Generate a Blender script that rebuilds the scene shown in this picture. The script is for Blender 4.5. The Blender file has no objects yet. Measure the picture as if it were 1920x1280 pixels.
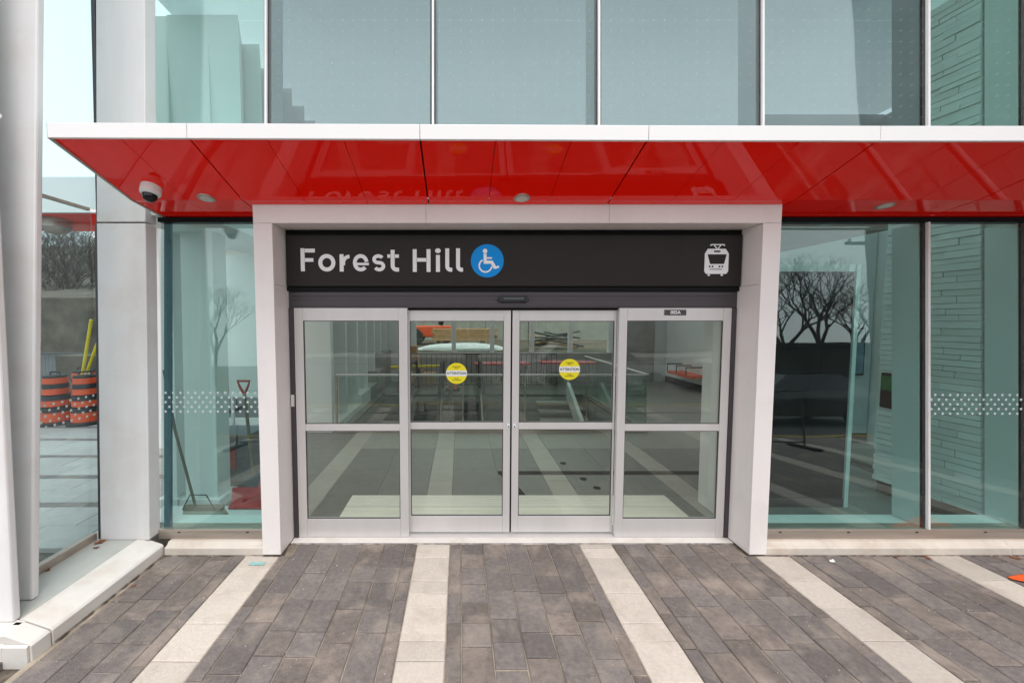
import bpy, bmesh, math, random
from mathutils import Vector, Matrix
R = math.radians
random.seed(7)
sc = bpy.context.scene
C = sc.collection

# ------------------------------------------------------------------ camera
EYE = 2.09
PITCH = 3.25
F, CX, CY = 740.0, 862.0, 640.0
cam_d = bpy.data.cameras.new('camera')
cam = bpy.data.objects.new('camera', cam_d)
C.objects.link(cam)
cam.location = (0, 0, EYE)
cam.rotation_euler = (R(90 - PITCH), 0, 0)
cam_d.sensor_width = 36
cam_d.lens = F / 1920 * 36
cam_d.shift_x = (960 - CX) / 1920
cam_d.clip_start = 0.05
cam_d.clip_end = 2000
sc.camera = cam

# ------------------------------------------------------------------ sky, sun, exposure
SUN_EL, SUN_ROT = 68, 170      # soft sun high behind the camera, overcast
w = bpy.data.worlds.new('World')
sc.world = w
w.use_nodes = True
nt = w.node_tree
bg = nt.nodes['Background']
sky = nt.nodes.new('ShaderNodeTexSky')
sky.sky_type = 'NISHITA'
sky.sun_disc = False
sky.sun_elevation = R(SUN_EL)
sky.sun_rotation = R(SUN_ROT)
sky.air_density = 1.0
sky.dust_density = 1.0
hs = nt.nodes.new('ShaderNodeHueSaturation')
hs.inputs['Saturation'].default_value = 0.22
hs.inputs['Value'].default_value = 1.0
nt.links.new(sky.outputs[0], hs.inputs['Color'])
cloud = nt.nodes.new('ShaderNodeMix')      # even cloud cover over the whole dome
cloud.data_type = 'RGBA'
cloud.inputs['Factor'].default_value = 0.72
cloud.inputs['B'].default_value = (4.85, 5.05, 5.12, 1)
nt.links.new(hs.outputs[0], cloud.inputs['A'])
nt.links.new(cloud.outputs['Result'], bg.inputs['Color'])
bg.inputs['Strength'].default_value = 0.15
sun_d = bpy.data.lights.new('sun', 'SUN')
sun_d.energy = 1.0
sun_d.angle = R(28)
sun_d.color = (1.0, 0.96, 0.92)
sun = bpy.data.objects.new('sun', sun_d)
C.objects.link(sun)
sd = Vector((math.sin(R(SUN_ROT)) * math.cos(R(SUN_EL)), math.cos(R(SUN_ROT)) * math.cos(R(SUN_EL)), math.sin(R(SUN_EL))))
sun.rotation_euler = sd.to_track_quat('Z', 'Y').to_euler()
sc.view_settings.view_transform = 'Standard'
sc.view_settings.look = 'None'
sc.view_settings.gamma = 1
sc.view_settings.use_curve_mapping = False
sc.view_settings.exposure = 1.08

# ------------------------------------------------------------------ helpers
class MB:
    def __init__(s):
        s.v, s.f = [], []
    def add(s, vs, fs):
        n = len(s.v)
        s.v += [tuple(p) for p in vs]
        s.f += [tuple(i + n for i in f) for f in fs]
        return s
    def hexa(s, p):   # p[0..3] bottom ring ccw, p[4..7] top ring
        return s.add(p, [(3, 2, 1, 0), (4, 5, 6, 7), (0, 1, 5, 4), (1, 2, 6, 5), (2, 3, 7, 6), (3, 0, 4, 7)])
    def box(s, x0, x1, y0, y1, z0, z1):
        return s.hexa([(x0, y0, z0), (x1, y0, z0), (x1, y1, z0), (x0, y1, z0), (x0, y0, z1), (x1, y0, z1), (x1, y1, z1), (x0, y1, z1)])
    def lean(s, x0, x1, y0, y1, z0, z1, k=0.0568, kx=0.0):   # box whose Y grows with height
        d, e = k * (z1 - z0), kx * (z1 - z0)
        return s.hexa([(x0, y0, z0), (x1, y0, z0), (x1, y1, z0), (x0, y1, z0), (x0 + e, y0 + d, z1), (x1 + e, y0 + d, z1), (x1 + e, y1 + d, z1), (x0 + e, y1 + d, z1)])
    def prism(s, poly, axis, a, b):
        n = len(poly)
        def P(p, t):
            return {'x': (t, p[0], p[1]), 'y': (p[0], t, p[1]), 'z': (p[0], p[1], t)}[axis]
        vs = [P(p, a) for p in poly] + [P(p, b) for p in poly]
        fs = [tuple(range(n - 1, -1, -1)), tuple(range(n, 2 * n))] + [(i, (i + 1) % n, n + (i + 1) % n, n + i) for i in range(n)]
        return s.add(vs, fs)
    def tube(s, path, r, n=8, caps=True):
        path = [Vector(p) for p in path]
        rs = r if isinstance(r, (list, tuple)) else [r] * len(path)
        base = len(s.v)
        ref = None
        for i, p in enumerate(path):
            t = (path[min(i + 1, len(path) - 1)] - path[max(i - 1, 0)]).normalized()
            if ref is None:
                ref = Vector((0, 0, 1)) if abs(t.z) < 0.9 else Vector((1, 0, 0))
            a = (ref - t * ref.dot(t)).normalized()
            ref = a
            b = t.cross(a)
            for k in range(n):
                an = 2 * math.pi * k / n
                s.v.append(tuple(p + (a * math.cos(an) + b * math.sin(an)) * rs[i]))
        for i in range(len(path) - 1):
            for k in range(n):
                a0 = base + i * n + k
                a1 = base + i * n + (k + 1) % n
                s.f.append((a0, a1, a1 + n, a0 + n))
        if caps:
            s.f.append(tuple(base + k for k in range(n - 1, -1, -1)))
            s.f.append(tuple(base + (len(path) - 1) * n + k for k in range(n)))
        return s
    def lathe(s, prof, c=(0, 0, 0), n=24, ax='z'):   # prof: (r, h) list
        base = len(s.v)
        for r, h in prof:
            for k in range(n):
                an = 2 * math.pi * k / n
                if ax == 'z':
                    q = (c[0] + r * math.cos(an), c[1] + r * math.sin(an), c[2] + h)
                elif ax == 'y':
                    q = (c[0] + r * math.cos(an), c[1] + h, c[2] + r * math.sin(an))
                else:
                    q = (c[0] + h, c[1] + r * math.cos(an), c[2] + r * math.sin(an))
                s.v.append(q)
        for i in range(len(prof) - 1):
            for k in range(n):
                a0 = base + i * n + k
                a1 = base + i * n + (k + 1) % n
                s.f.append((a0, a1, a1 + n, a0 + n))
        s.f.append(tuple(base + k for k in range(n - 1, -1, -1)))
        s.f.append(tuple(base + (len(prof) - 1) * n + k for k in range(n)))
        return s
    def mesh(s, name, m=None, smooth=False):
        me = bpy.data.meshes.new(name)
        me.from_pydata(s.v, [], s.f)
        bm = bmesh.new()
        bm.from_mesh(me)
        bmesh.ops.recalc_face_normals(bm, faces=bm.faces)
        bm.to_mesh(me)
        bm.free()
        if m:
            me.materials.append(m)
        if smooth:
            me.polygons.foreach_set('use_smooth', [True] * len(me.polygons))
            me.set_sharp_from_angle(angle=R(40))
        return me

def link(name, me, parent=None, world=True):
    o = bpy.data.objects.new(name, me)
    C.objects.link(o)
    if parent:
        o.parent = parent
        if world and parent.parent is None:
            o.location = -Vector(parent.location)
    return o
def part(name, mb, m, parent=None, label=None, smooth=False, bevel=0, kind=None):
    o = link(name, mb.mesh(name, m, smooth), parent)
    if label: o['label'] = label
    if kind: o['kind'] = kind
    if bevel:
        b = o.modifiers.new('bevel', 'BEVEL')
        b.width = bevel
        b.segments = 2
        b.limit_method = 'ANGLE'
    return o
def tag(o, label, cat, group=None):
    o['label'] = label
    o['category'] = cat
    if group: o['group'] = group
    return o
def thing(name, label, cat, loc=(0, 0, 0), group=None):
    o = bpy.data.objects.new(name, None)
    C.objects.link(o)
    o.location = loc
    o.empty_display_size = 0.2
    return tag(o, label, cat, group)
def structure(name, mb=None, m=None, smooth=False):
    if mb is None:
        o = bpy.data.objects.new(name, None)
        C.objects.link(o)
    else:
        o = part(name, mb, m, smooth=smooth)
    o['kind'] = 'structure'
    return o
def copy_tree(o, parent=None):
    c = o.copy()
    C.objects.link(c)
    if parent: c.parent = parent
    for ch in list(o.children):
        copy_tree(ch, c)
    return c

# ------------------------------------------------------------------ materials
def nodes(name):
    m = bpy.data.materials.new(name)
    m.use_nodes = True
    t = m.node_tree
    return m, t, t.nodes['Principled BSDF'], t.nodes, t.links
def mat(name, col, rough=0.5, metal=0.0, var=0.0, scale=6.0, bump=0.0, bscale=60.0, coat=0.0, spec=0.5, obvar=0.0, grime=None, gs=1.5, gamt=0.0, stretch=(1, 1, 1), emit=None):
    m, t, b, N, L = nodes(name)
    b.inputs['Roughness'].default_value = rough
    b.inputs['Metallic'].default_value = metal
    b.inputs['Specular IOR Level'].default_value = spec
    b.inputs['Coat Weight'].default_value = coat
    b.inputs['Coat Roughness'].default_value = 0.03
    b.inputs['Base Color'].default_value = (*col, 1)
    geo = N.new('ShaderNodeNewGeometry')
    mp = N.new('ShaderNodeMapping')
    mp.inputs['Scale'].default_value = stretch
    L.new(geo.outputs['Position'], mp.inputs['Vector'])
    out = None
    if var or obvar or gamt:
        n = N.new('ShaderNodeTexNoise')
        n.inputs['Scale'].default_value = scale
        n.inputs['Detail'].default_value = 6
        n.inputs['Roughness'].default_value = 0.6
        L.new(mp.outputs[0], n.inputs['Vector'])
        mr = N.new('ShaderNodeMapRange')
        mr.inputs['From Min'].default_value = 0.25
        mr.inputs['From Max'].default_value = 0.75
        mr.inputs['To Min'].default_value = 1 - var
        mr.inputs['To Max'].default_value = 1 + var
        L.new(n.outputs['Fac'], mr.inputs['Value'])
        h = N.new('ShaderNodeHueSaturation')
        h.inputs['Color'].default_value = (*col, 1)
        if obvar:
            oi = N.new('ShaderNodeObjectInfo')
            mo = N.new('ShaderNodeMapRange')
            mo.inputs['To Min'].default_value = 1 - obvar
            mo.inputs['To Max'].default_value = 1 + obvar
            L.new(oi.outputs['Random'], mo.inputs['Value'])
            mu = N.new('ShaderNodeMath'); mu.operation = 'MULTIPLY'
            L.new(mr.outputs[0], mu.inputs[0]); L.new(mo.outputs[0], mu.inputs[1])
            L.new(mu.outputs[0], h.inputs['Value'])
        else:
            L.new(mr.outputs[0], h.inputs['Value'])
        out = h.outputs[0]
        if gamt:
            g = N.new('ShaderNodeTexNoise')
            g.inputs['Scale'].default_value = gs
            g.inputs['Detail'].default_value = 8
            g.inputs['Roughness'].default_value = 0.65
            g.inputs['Distortion'].default_value = 0.4
            L.new(geo.outputs['Position'], g.inputs['Vector'])
            gr = N.new('ShaderNodeMapRange')
            gr.inputs['From Min'].default_value = 0.48
            gr.inputs['From Max'].default_value = 0.72
            gr.inputs['To Max'].default_value = gamt
            L.new(g.outputs['Fac'], gr.inputs['Value'])
            mx = N.new('ShaderNodeMix'); mx.data_type = 'RGBA'
            L.new(gr.outputs[0], mx.inputs['Factor'])
            L.new(out, mx.inputs['A'])
            mx.inputs['B'].default_value = (*grime, 1)
            out = mx.outputs['Result']
        L.new(out, b.inputs['Base Color'])
    if bump:
        n2 = N.new('ShaderNodeTexNoise')
        n2.inputs['Scale'].default_value = bscale
        n2.inputs['Detail'].default_value = 4
        L.new(mp.outputs[0], n2.inputs['Vector'])
        bu = N.new('ShaderNodeBump')
        bu.inputs['Strength'].default_value = bump
        bu.inputs['Distance'].default_value = 0.01
        L.new(n2.outputs['Fac'], bu.inputs['Height'])
        L.new(bu.outputs[0], b.inputs['Normal'])
    return m
def glass(name, tint, f0=0.05, dirt_and_shade=0.0, dots=None):
    """thin architectural pane: tinted see-through plus a Schlick mirror part, slight haze of dust"""
    m = bpy.data.materials.new(name)
    m.use_nodes = True
    t = m.node_tree; N = t.nodes; L = t.links
    N.clear()
    o = N.new('ShaderNodeOutputMaterial')
    tr = N.new('ShaderNodeBsdfTransparent'); tr.inputs[0].default_value = (*tint, 1)
    gl = N.new('ShaderNodeBsdfGlossy'); gl.inputs['Roughness'].default_value = 0.0
    gl.inputs['Color'].default_value = (0.97, 1.0, 0.99, 1)
    lw = N.new('ShaderNodeLayerWeight'); lw.inputs['Blend'].default_value = 0.5
    pw = N.new('ShaderNodeMath'); pw.operation = 'POWER'; pw.inputs[1].default_value = 4.0
    L.new(lw.outputs['Facing'], pw.inputs[0])
    mr = N.new('ShaderNodeMapRange')
    mr.inputs['To Min'].default_value = f0; mr.inputs['To Max'].default_value = 0.9
    L.new(pw.outputs[0], mr.inputs['Value'])
    mx = N.new('ShaderNodeMixShader')
    L.new(mr.outputs[0], mx.inputs[0]); L.new(tr.outputs[0], mx.inputs[1]); L.new(gl.outputs[0], mx.inputs[2])
    last = mx.outputs[0]
    geo = N.new('ShaderNodeNewGeometry')
    nz = N.new('ShaderNodeTexNoise'); nz.inputs['Scale'].default_value = 0.9; nz.inputs['Detail'].default_value = 2
    L.new(geo.outputs['Position'], nz.inputs['Vector'])
    bu = N.new('ShaderNodeBump'); bu.inputs['Strength'].default_value = 0.25; bu.inputs['Distance'].default_value = 0.01
    L.new(nz.outputs['Fac'], bu.inputs['Height']); L.new(bu.outputs[0], gl.inputs['Normal'])
    if dirt_and_shade:
        di = N.new('ShaderNodeBsdfDiffuse'); di.inputs['Color'].default_value = (0.6, 0.62, 0.6, 1)
        n2 = N.new('ShaderNodeTexNoise'); n2.inputs['Scale'].default_value = 3.0; n2.inputs['Detail'].default_value = 8
        L.new(geo.outputs['Position'], n2.inputs['Vector'])
        m2 = N.new('ShaderNodeMapRange'); m2.inputs['From Min'].default_value = 0.3; m2.inputs['From Max'].default_value = 0.8
        m2.inputs['To Max'].default_value = dirt_and_shade
        L.new(n2.outputs['Fac'], m2.inputs['Value'])
        fac = m2.outputs[0]
        if dots:
            # tiny printed bird-safety dots, one every `dots` metres
            sp = N.new('ShaderNodeSeparateXYZ'); L.new(geo.outputs['Position'], sp.inputs[0])
            acc = []
            for ax in ('X', 'Z'):
                a = N.new('ShaderNodeMath'); a.operation = 'MODULO'; a.inputs[1].default_value = dots
                ad = N.new('ShaderNodeMath'); ad.operation = 'ADD'; ad.inputs[1].default_value = 100
                L.new(sp.outputs[ax], ad.inputs[0]); L.new(ad.outputs[0], a.inputs[0])
                b = N.new('ShaderNodeMath'); b.operation = 'SUBTRACT'; b.inputs[1].default_value = dots / 2
                L.new(a.outputs[0], b.inputs[0])
                c = N.new('ShaderNodeMath'); c.operation = 'MULTIPLY'
                L.new(b.outputs[0], c.inputs[0]); L.new(b.outputs[0], c.inputs[1]); acc.append(c)
            s = N.new('ShaderNodeMath'); s.operation = 'ADD'
            L.new(acc[0].outputs[0], s.inputs[0]); L.new(acc[1].outputs[0], s.inputs[1])
            lt = N.new('ShaderNodeMath'); lt.operation = 'LESS_THAN'; lt.inputs[1].default_value = 0.0032 ** 2
            L.new(s.outputs[0], lt.inputs[0])
            mm = N.new('ShaderNodeMath'); mm.operation = 'MULTIPLY'; mm.inputs[1].default_value = 0.55
            L.new(lt.outputs[0], mm.inputs[0])
            mxm = N.new('ShaderNodeMath'); mxm.operation = 'MAXIMUM'
            L.new(fac, mxm.inputs[0]); L.new(mm.outputs[0], mxm.inputs[1]); fac = mxm.outputs[0]
        m3 = N.new('ShaderNodeMixShader')
        L.new(fac, m3.inputs[0]); L.new(last, m3.inputs[1]); L.new(di.outputs[0], m3.inputs[2])
        last = m3.outputs[0]
    L.new(last, o.inputs['Surface'])
    return m

M = {}
M['white'] = mat('white_panel', (0.82, 0.765, 0.75), 0.38, var=0.035, scale=1.2, grime=(0.55, 0.50, 0.45), gs=1.6, gamt=0.22, bump=0.02, bscale=8, stretch=(1, 1, .35))
M['white_steel'] = mat('white_steel', (0.74, 0.72, 0.72), 0.42, var=0.05, scale=2.0, grime=(0.55, 0.47, 0.38), gs=2.2, gamt=0.30, stretch=(3, 3, .25))
M['fascia'] = mat('white_fascia', (0.82, 0.79, 0.79), 0.35, var=0.02, scale=1)
M['red'] = mat('glossy_red', (0.98, 0.008, 0.001), 0.5, var=0.03, scale=1.0, coat=1.0, spec=0.0, bump=0.012, bscale=2.2)
M['red'].node_tree.nodes['Principled BSDF'].inputs['Coat IOR'].default_value = 1.38
M['dark'] = mat('dark_aluminium', (0.065, 0.055, 0.062), 0.45, metal=0.3, var=0.08, scale=5, stretch=(.3, 1, 6))
M['black'] = mat('black_gasket', (0.010, 0.010, 0.011), 0.6, spec=0.1)
M['sign'] = mat('sign_black', (0.020, 0.016, 0.0145), 0.55, var=0.12, scale=3, spec=0.25)
M['letter'] = mat('sign_letter', (0.80, 0.80, 0.82), 0.5)
M['blue'] = mat('sign_blue', (0.0, 0.27, 0.74), 0.5, spec=.2)
M['alu'] = mat('clear_aluminium', (0.64, 0.61, 0.60), 0.42, metal=0.25, var=0.04, scale=3, stretch=(2, 2, .3))
M['steel'] = mat('brushed_steel', (0.42, 0.36, 0.31), 0.4, metal=0.55, var=0.25, scale=3, stretch=(.4, 3, 6))
M['kerb'] = mat('painted_kerb', (0.70, 0.67, 0.63), 0.6, var=0.08, scale=4, grime=(0.50, 0.38, 0.30), gs=3.0, gamt=0.5, bump=0.08, bscale=30)
M['ledge'] = mat('grey_green_ledge', (0.47, 0.48, 0.45), 0.6, var=0.08, scale=4, grime=(0.35, 0.33, 0.28), gs=2, gamt=0.4, bump=0.05, bscale=40)
M['paver'] = mat('dark_paver', (0.158, 0.136, 0.129), 0.72, var=0.28, scale=30, bump=0.7, bscale=110, obvar=0.20, grime=(0.36, 0.30, 0.25), gs=3.2, gamt=0.7)
M['paver_brown'] = mat('brown_paver', (0.172, 0.142, 0.127), 0.75, var=0.30, scale=24, bump=0.7, bscale=110, obvar=0.22, grime=(0.38, 0.31, 0.26), gs=3.2, gamt=0.75)
M['light_paver'] = mat('light_paver', (0.53, 0.47, 0.415), 0.75, var=0.12, scale=45, bump=0.4, bscale=150, obvar=0.12, grime=(0.36, 0.30, 0.25), gs=5, gamt=0.55)
M['bedding'] = mat('sand_bedding', (0.13, 0.105, 0.085), 0.95, var=0.5, scale=25, bump=1.0, bscale=90)
M['tile'] = mat('interior_tile', (0.20, 0.195, 0.18), 0.45, var=0.10, scale=8, obvar=0.06, bump=0.02, bscale=100)
M['light_tile'] = mat('interior_light_tile', (0.31, 0.30, 0.27), 0.45, var=0.08, scale=8, obvar=0.05)
M['int_white'] = mat('interior_white', (0.72, 0.74, 0.73), 0.5, var=0.03, scale=2)
M['ceilglow'] = None
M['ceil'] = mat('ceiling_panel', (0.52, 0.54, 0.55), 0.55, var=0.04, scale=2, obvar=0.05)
M['concrete'] = mat('concrete', (0.32, 0.31, 0.29), 0.8, var=0.15, scale=2.5, bump=0.2, bscale=30, grime=(.2, .18, .15), gs=1, gamt=.5)
M['brick'] = mat('white_brick', (0.78, 0.78, 0.76), 0.5, var=0.05, scale=5, obvar=0.07, bump=0.15, bscale=25)
M['mortar'] = mat('mortar', (0.50, 0.50, 0.48), 0.9)
M['mat_plank'] = mat('entrance_grille', (0.90, 0.87, 0.78), 0.45, var=0.08, scale=6, obvar=0.06, stretch=(.3, 4, 1))
M['teal'] = glass('facade_glass', (0.60, 0.69, 0.70), 0.080, dirt_and_shade=0.035, dots=0.098)
M['teal_up'] = glass('facade_glass_right', (0.72, 0.88, 0.85), 0.07, dirt_and_shade=0.02, dots=0.098)
M['teal_lo'] = glass('facade_glass_lower', (0.78, 0.925, 0.905), 0.07, dirt_and_shade=0.01)
M['door_glass'] = glass('door_glass', (0.93, 0.945, 0.905), 0.055, dirt_and_shade=0.006)
M['wing'] = glass('wing_glass', (0.81, 0.905, 0.915), 0.03, dirt_and_shade=0.02)
M['bal'] = glass('balustrade_glass', (0.86, 0.93, 0.90), 0.05)
def frosted():
    m = bpy.data.materials.new('added_daylight_panel'); m.use_nodes = True  # translucent sheet added to let sky light in and brighten the hall
    N = m.node_tree.nodes; L_ = m.node_tree.links; N.clear()
    o = N.new('ShaderNodeOutputMaterial'); a = N.new('ShaderNodeBsdfTranslucent'); a.inputs[0].default_value = (.50, .53, .54, 1)
    b = N.new('ShaderNodeBsdfDiffuse'); b.inputs[0].default_value = (.6, .62, .62, 1)
    x = N.new('ShaderNodeMixShader'); x.inputs[0].default_value = .35
    L_.new(a.outputs[0], x.inputs[1]); L_.new(b.outputs[0], x.inputs[2]); L_.new(x.outputs[0], o.inputs[0])
    return m
M['frosted'] = frosted()
M['blackglass'] = mat('black_glass', (0.006, 0.006, 0.007), 0.5, spec=0.1)
M['frit'] = mat('frit_dot', (0.58, 0.62, 0.62), 0.6)
M['yellow'] = mat('yellow_vinyl', (0.85, 0.72, 0.01), 0.4)
M['white_vinyl'] = mat('white_vinyl', (0.85, 0.85, 0.85), 0.4)
M['ink'] = mat('black_ink', (0.02, 0.02, 0.02), 0.5)
M['orange'] = mat('orange_plastic', (0.75, 0.09, 0.02), 0.5, var=0.12, scale=6, grime=(.2, .1, .07), gs=4, gamt=.5)
M['rubber'] = mat('black_rubber', (0.025, 0.025, 0.027), 0.7, var=0.2, scale=8)
M['reflective'] = mat('white_sheeting', (0.75, 0.76, 0.78), 0.4, var=.1, scale=8)
M['ypaint'] = mat('yellow_paint', (0.80, 0.62, 0.01), 0.5, var=0.15, scale=8)
M['redplastic'] = mat('red_plastic', (0.45, 0.015, 0.02), 0.4, var=0.1, scale=6)
M['greyplastic'] = mat('grey_plastic', (0.09, 0.10, 0.12), 0.5, var=0.15, scale=6)
M['wood'] = mat('worn_wood', (0.16, 0.11, 0.07), 0.7, var=0.3, scale=12, stretch=(4, 4, .4))
M['lumber'] = mat('lumber', (0.42, 0.24, 0.12), 0.7, var=0.2, scale=6, obvar=0.2)
M['bristle'] = mat('broom_bristle', (0.38, 0.34, 0.28), 0.9, var=0.3, scale=40)
M['leaf'] = mat('dead_leaf', (0.22, 0.07, 0.03), 0.7, var=0.4, scale=40)
M['paper'] = mat('paper_scrap', (0.8, 0.8, 0.78), 0.7)
M['cloth_orange'] = mat('orange_cloth', (0.80, 0.10, 0.01), 0.6, var=0.15, scale=20)
M['bark'] = mat('bark', (0.075, 0.062, 0.052), 0.9, var=0.3, scale=8)
M['asphalt'] = mat('asphalt', (0.055, 0.055, 0.058), 0.8, var=0.2, scale=3, bump=0.3, bscale=100, grime=(.10, .10, .10), gs=.6, gamt=.6)
M['grass'] = mat('winter_ground', (0.115, 0.092, 0.068), 0.95, var=0.5, scale=1.1, bump=0.8, bscale=6, grime=(.045, .04, .032), gs=.5, gamt=.8)
M['snow'] = mat('snow', (0.78, 0.80, 0.83), 0.6, var=0.06, scale=3, bump=0.4, bscale=6)
M['fence'] = mat('galvanised_wire', (0.12, 0.12, 0.12), 0.5, metal=0.6)
M['brownbrick'] = mat('brown_brick', (0.17, 0.10, 0.075), 0.8, var=0.2, scale=4, bump=.2, bscale=20)
M['kerbpaint'] = mat('faded_yellow_paint', (0.34, 0.24, 0.06), 0.8, var=.4, scale=3)
M['slab'] = mat('grey_slab', (0.36, 0.355, 0.34), 0.8, var=.1, scale=10, bump=.2, bscale=80, obvar=.08, grime=(.26, .25, .23), gs=2, gamt=.5)
M['fenceboard'] = mat('tan_fence_board', (0.26, 0.20, 0.15), 0.85, var=.3, scale=3)
M['kerb_beige'] = mat('beige_kerb', (0.62, 0.555, 0.49), 0.6, var=0.10, scale=5, grime=(0.42, 0.31, 0.23), gs=4, gamt=0.55, bump=0.08, bscale=30)
M['darkwall'] = mat('dark_concrete', (0.055, 0.05, 0.048), 0.85, var=0.25, scale=1.2, stretch=(1, 1, .4))
M['winglass'] = mat('dark_window', (0.02, 0.025, 0.03), 0.05, spec=0.8)
M['carwhite'] = mat('white_car_paint', (0.75, 0.76, 0.78), 0.25, coat=1)
M['cardark'] = mat('dark_car_paint', (0.03, 0.03, 0.035), 0.25, coat=1)
M['tail'] = mat('tail_light', (0.5, 0.01, 0.01), 0.2)
M['skin'] = mat('skin', (0.45, 0.27, 0.20), 0.5)
M['jacket'] = mat('dark_jacket', (0.03, 0.035, 0.04), 0.8, var=.2, scale=10)
M['trouser'] = mat('dark_trousers', (0.035, 0.04, 0.045), 0.85, var=.2, scale=10)
M['hair'] = mat('dark_hair', (0.02, 0.015, 0.012), 0.6)
M['lamp'] = mat('lamp_lens', (0.62, 0.60, 0.55), 0.35)
M['camwhite'] = mat('camera_housing', (0.80, 0.80, 0.80), 0.35)
M['smoked'] = mat('smoked_dome', (0.008, 0.008, 0.009), 0.15, spec=0.4)
M['chalk'] = mat('teal_chalk', (0.25, 0.48, 0.46), 0.9, var=.2, scale=30)
M['green'] = mat('green_screen', (0.01, 0.16, 0.04), 0.2, coat=1)
M['poster'] = mat('poster_blue', (0.14, 0.22, 0.28), 0.3, var=0.4, scale=6)

# ------------------------------------------------------------------ ground with a well for the escalators
SUBZ = -0.055
WX0, WX1, WY0, WY1 = -2.15, 3.40, 7.25, 10.9
gm = MB()
def sheet(mb, x0, x1, y0, y1, z):
    mb.add([(x0, y0, z), (x1, y0, z), (x1, y1, z), (x0, y1, z)], [(0, 1, 2, 3)])
sheet(gm, -400, 400, -400, WY0, SUBZ); sheet(gm, -400, WX0, WY0, WY1, SUBZ)
sheet(gm, WX1, 400, WY0, WY1, SUBZ); sheet(gm, -400, 400, WY1, 400, SUBZ)
structure('ground', gm, M['bedding'])

# ------------------------------------------------------------------ pavement of dark stones with pale bands
pave = structure('pavement')
pave['label'] = 'dark grey paver pavement crossed by pale stone bands before the entrance'
BANDS = [-1.745 + 1.503 * k for k in range(-5, 8)]
def stone_mesh(name, wd, ln, m, ch=0.0055, t=0.05):
    a, b = wd / 2, ln / 2
    mb = MB()
    vs = [(-a, -b, -t), (a, -b, -t), (a, b, -t), (-a, b, -t),
          (-a, -b, -ch), (a, -b, -ch), (a, b, -ch), (-a, b, -ch),
          (-a + ch, -b + ch, 0), (a - ch, -b + ch, 0), (a - ch, b - ch, 0), (-a + ch, b - ch, 0)]
    mb.add(vs, [(3, 2, 1, 0), (0, 1, 5, 4), (1, 2, 6, 5), (2, 3, 7, 6), (3, 0, 4, 7),
                (4, 5, 9, 8), (5, 6, 10, 9), (6, 7, 11, 10), (7, 4, 8, 11), (8, 9, 10, 11)])
    return mb.mesh(name, m)
G = 0.007
smesh = {}
def stone(cx, cy, wd, ln, kind, far=None):
    if kind == 'paver' and random.random() < .4: kind = 'paver_brown'
    key = (round(wd, 3), round(ln, 3), kind)
    if key not in smesh:
        smesh[key] = stone_mesh('paver', wd - G, ln - G * (.6 if kind == 'light_paver' else 1.0), M[kind])
    me = smesh[key]
    settle = max(0, 1 - abs(cx - 1.5) / 2.0) * max(0, (3.2 - cy) / 1.0)   # sunken patch near the camera
    z = random.uniform(-0.002, 0.002) + random.uniform(-.5, 1) * 0.008 * min(1, settle)
    rx = random.gauss(0, 0.004 + 0.011 * min(1, settle)) if kind != 'light_paver' else random.gauss(0, .002)
    ry = random.gauss(0, 0.004 + 0.012 * min(1, settle)) if kind != 'light_paver' else random.gauss(0, .002)
    rz = random.gauss(0, 0.003 + 0.012 * min(1, settle))
    if far is None:
        o = link('paver', me, pave)
        o.location = (cx, cy, z); o.rotation_euler = (rx, ry, rz)
    else:
        mtx = Matrix.Translation((cx, cy, z)) @ Matrix.Rotation(rz, 4, 'Z') @ Matrix.Rotation(rx, 4, 'X')
        far.add([mtx @ v.co for v in me.vertices], [tuple(p.vertices) for p in me.polygons])
far_dark, far_light = MB(), MB()
YN, YF, YB = 2.05, 3.385, -2.0
cols = []     # (centre, width, kind)
for b in BANDS:
    cols.append((b, 0.305, 'light_paver'))
    x = b + 0.1525
    for wd in (0.1, 0.2, 0.2, 0.2, 0.2, 0.2, 0.098):
        cols.append((x + wd / 2, wd, 'paver')); x += wd
for cx, wd, kind in cols:
    inside = -1.53 < cx < 2.50
    ylim = 3.565 if inside else YF
    ln = 0.30 if kind == 'light_paver' else 0.36
    y = YB + random.uniform(-0.3, 0)
    if kind == 'light_paver':
        y = YB + 0.105
    while y < ylim - 0.03:
        l = ln
        if kind == 'light_paver' and random.random() < 0.35: l = 0.15
        if kind == 'paver': l = random.choice([.2, .3, .3, .4, .2])
        if y + l > ylim - 0.05: l = ylim - y
        cy = y + l / 2
        vis = cy > YN and -1.25 * cy < cx < 1.5 * cy and cx > -2.66
        hidden_left = cx < -2.62 and cy > 2.25
        if not hidden_left:
            stone(cx, cy, wd, l, kind, None if vis and cx < 5.3 else (far_dark if kind == 'paver' else far_light))
        y += l
fd = part('outer_dark_pavers', far_dark, M['paver'], pave, kind='stuff')
fl = part('outer_light_pavers', far_light, M['light_paver'], pave, kind='stuff')
# inward strip of narrow stones between the portal jambs is covered by the loop above

js = MB(); sheet(js, -2.64, 7.9, -2.0, 3.60, -.0095)
M['joint'] = mat('joint_sand', (0.36, 0.30, 0.235), 0.95, var=0.5, scale=5, bump=.6, bscale=200, grime=(.06, .05, .04), gs=2.3, gamt=1.0)
part('joint_sand', js, M['joint'], pave)

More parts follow.
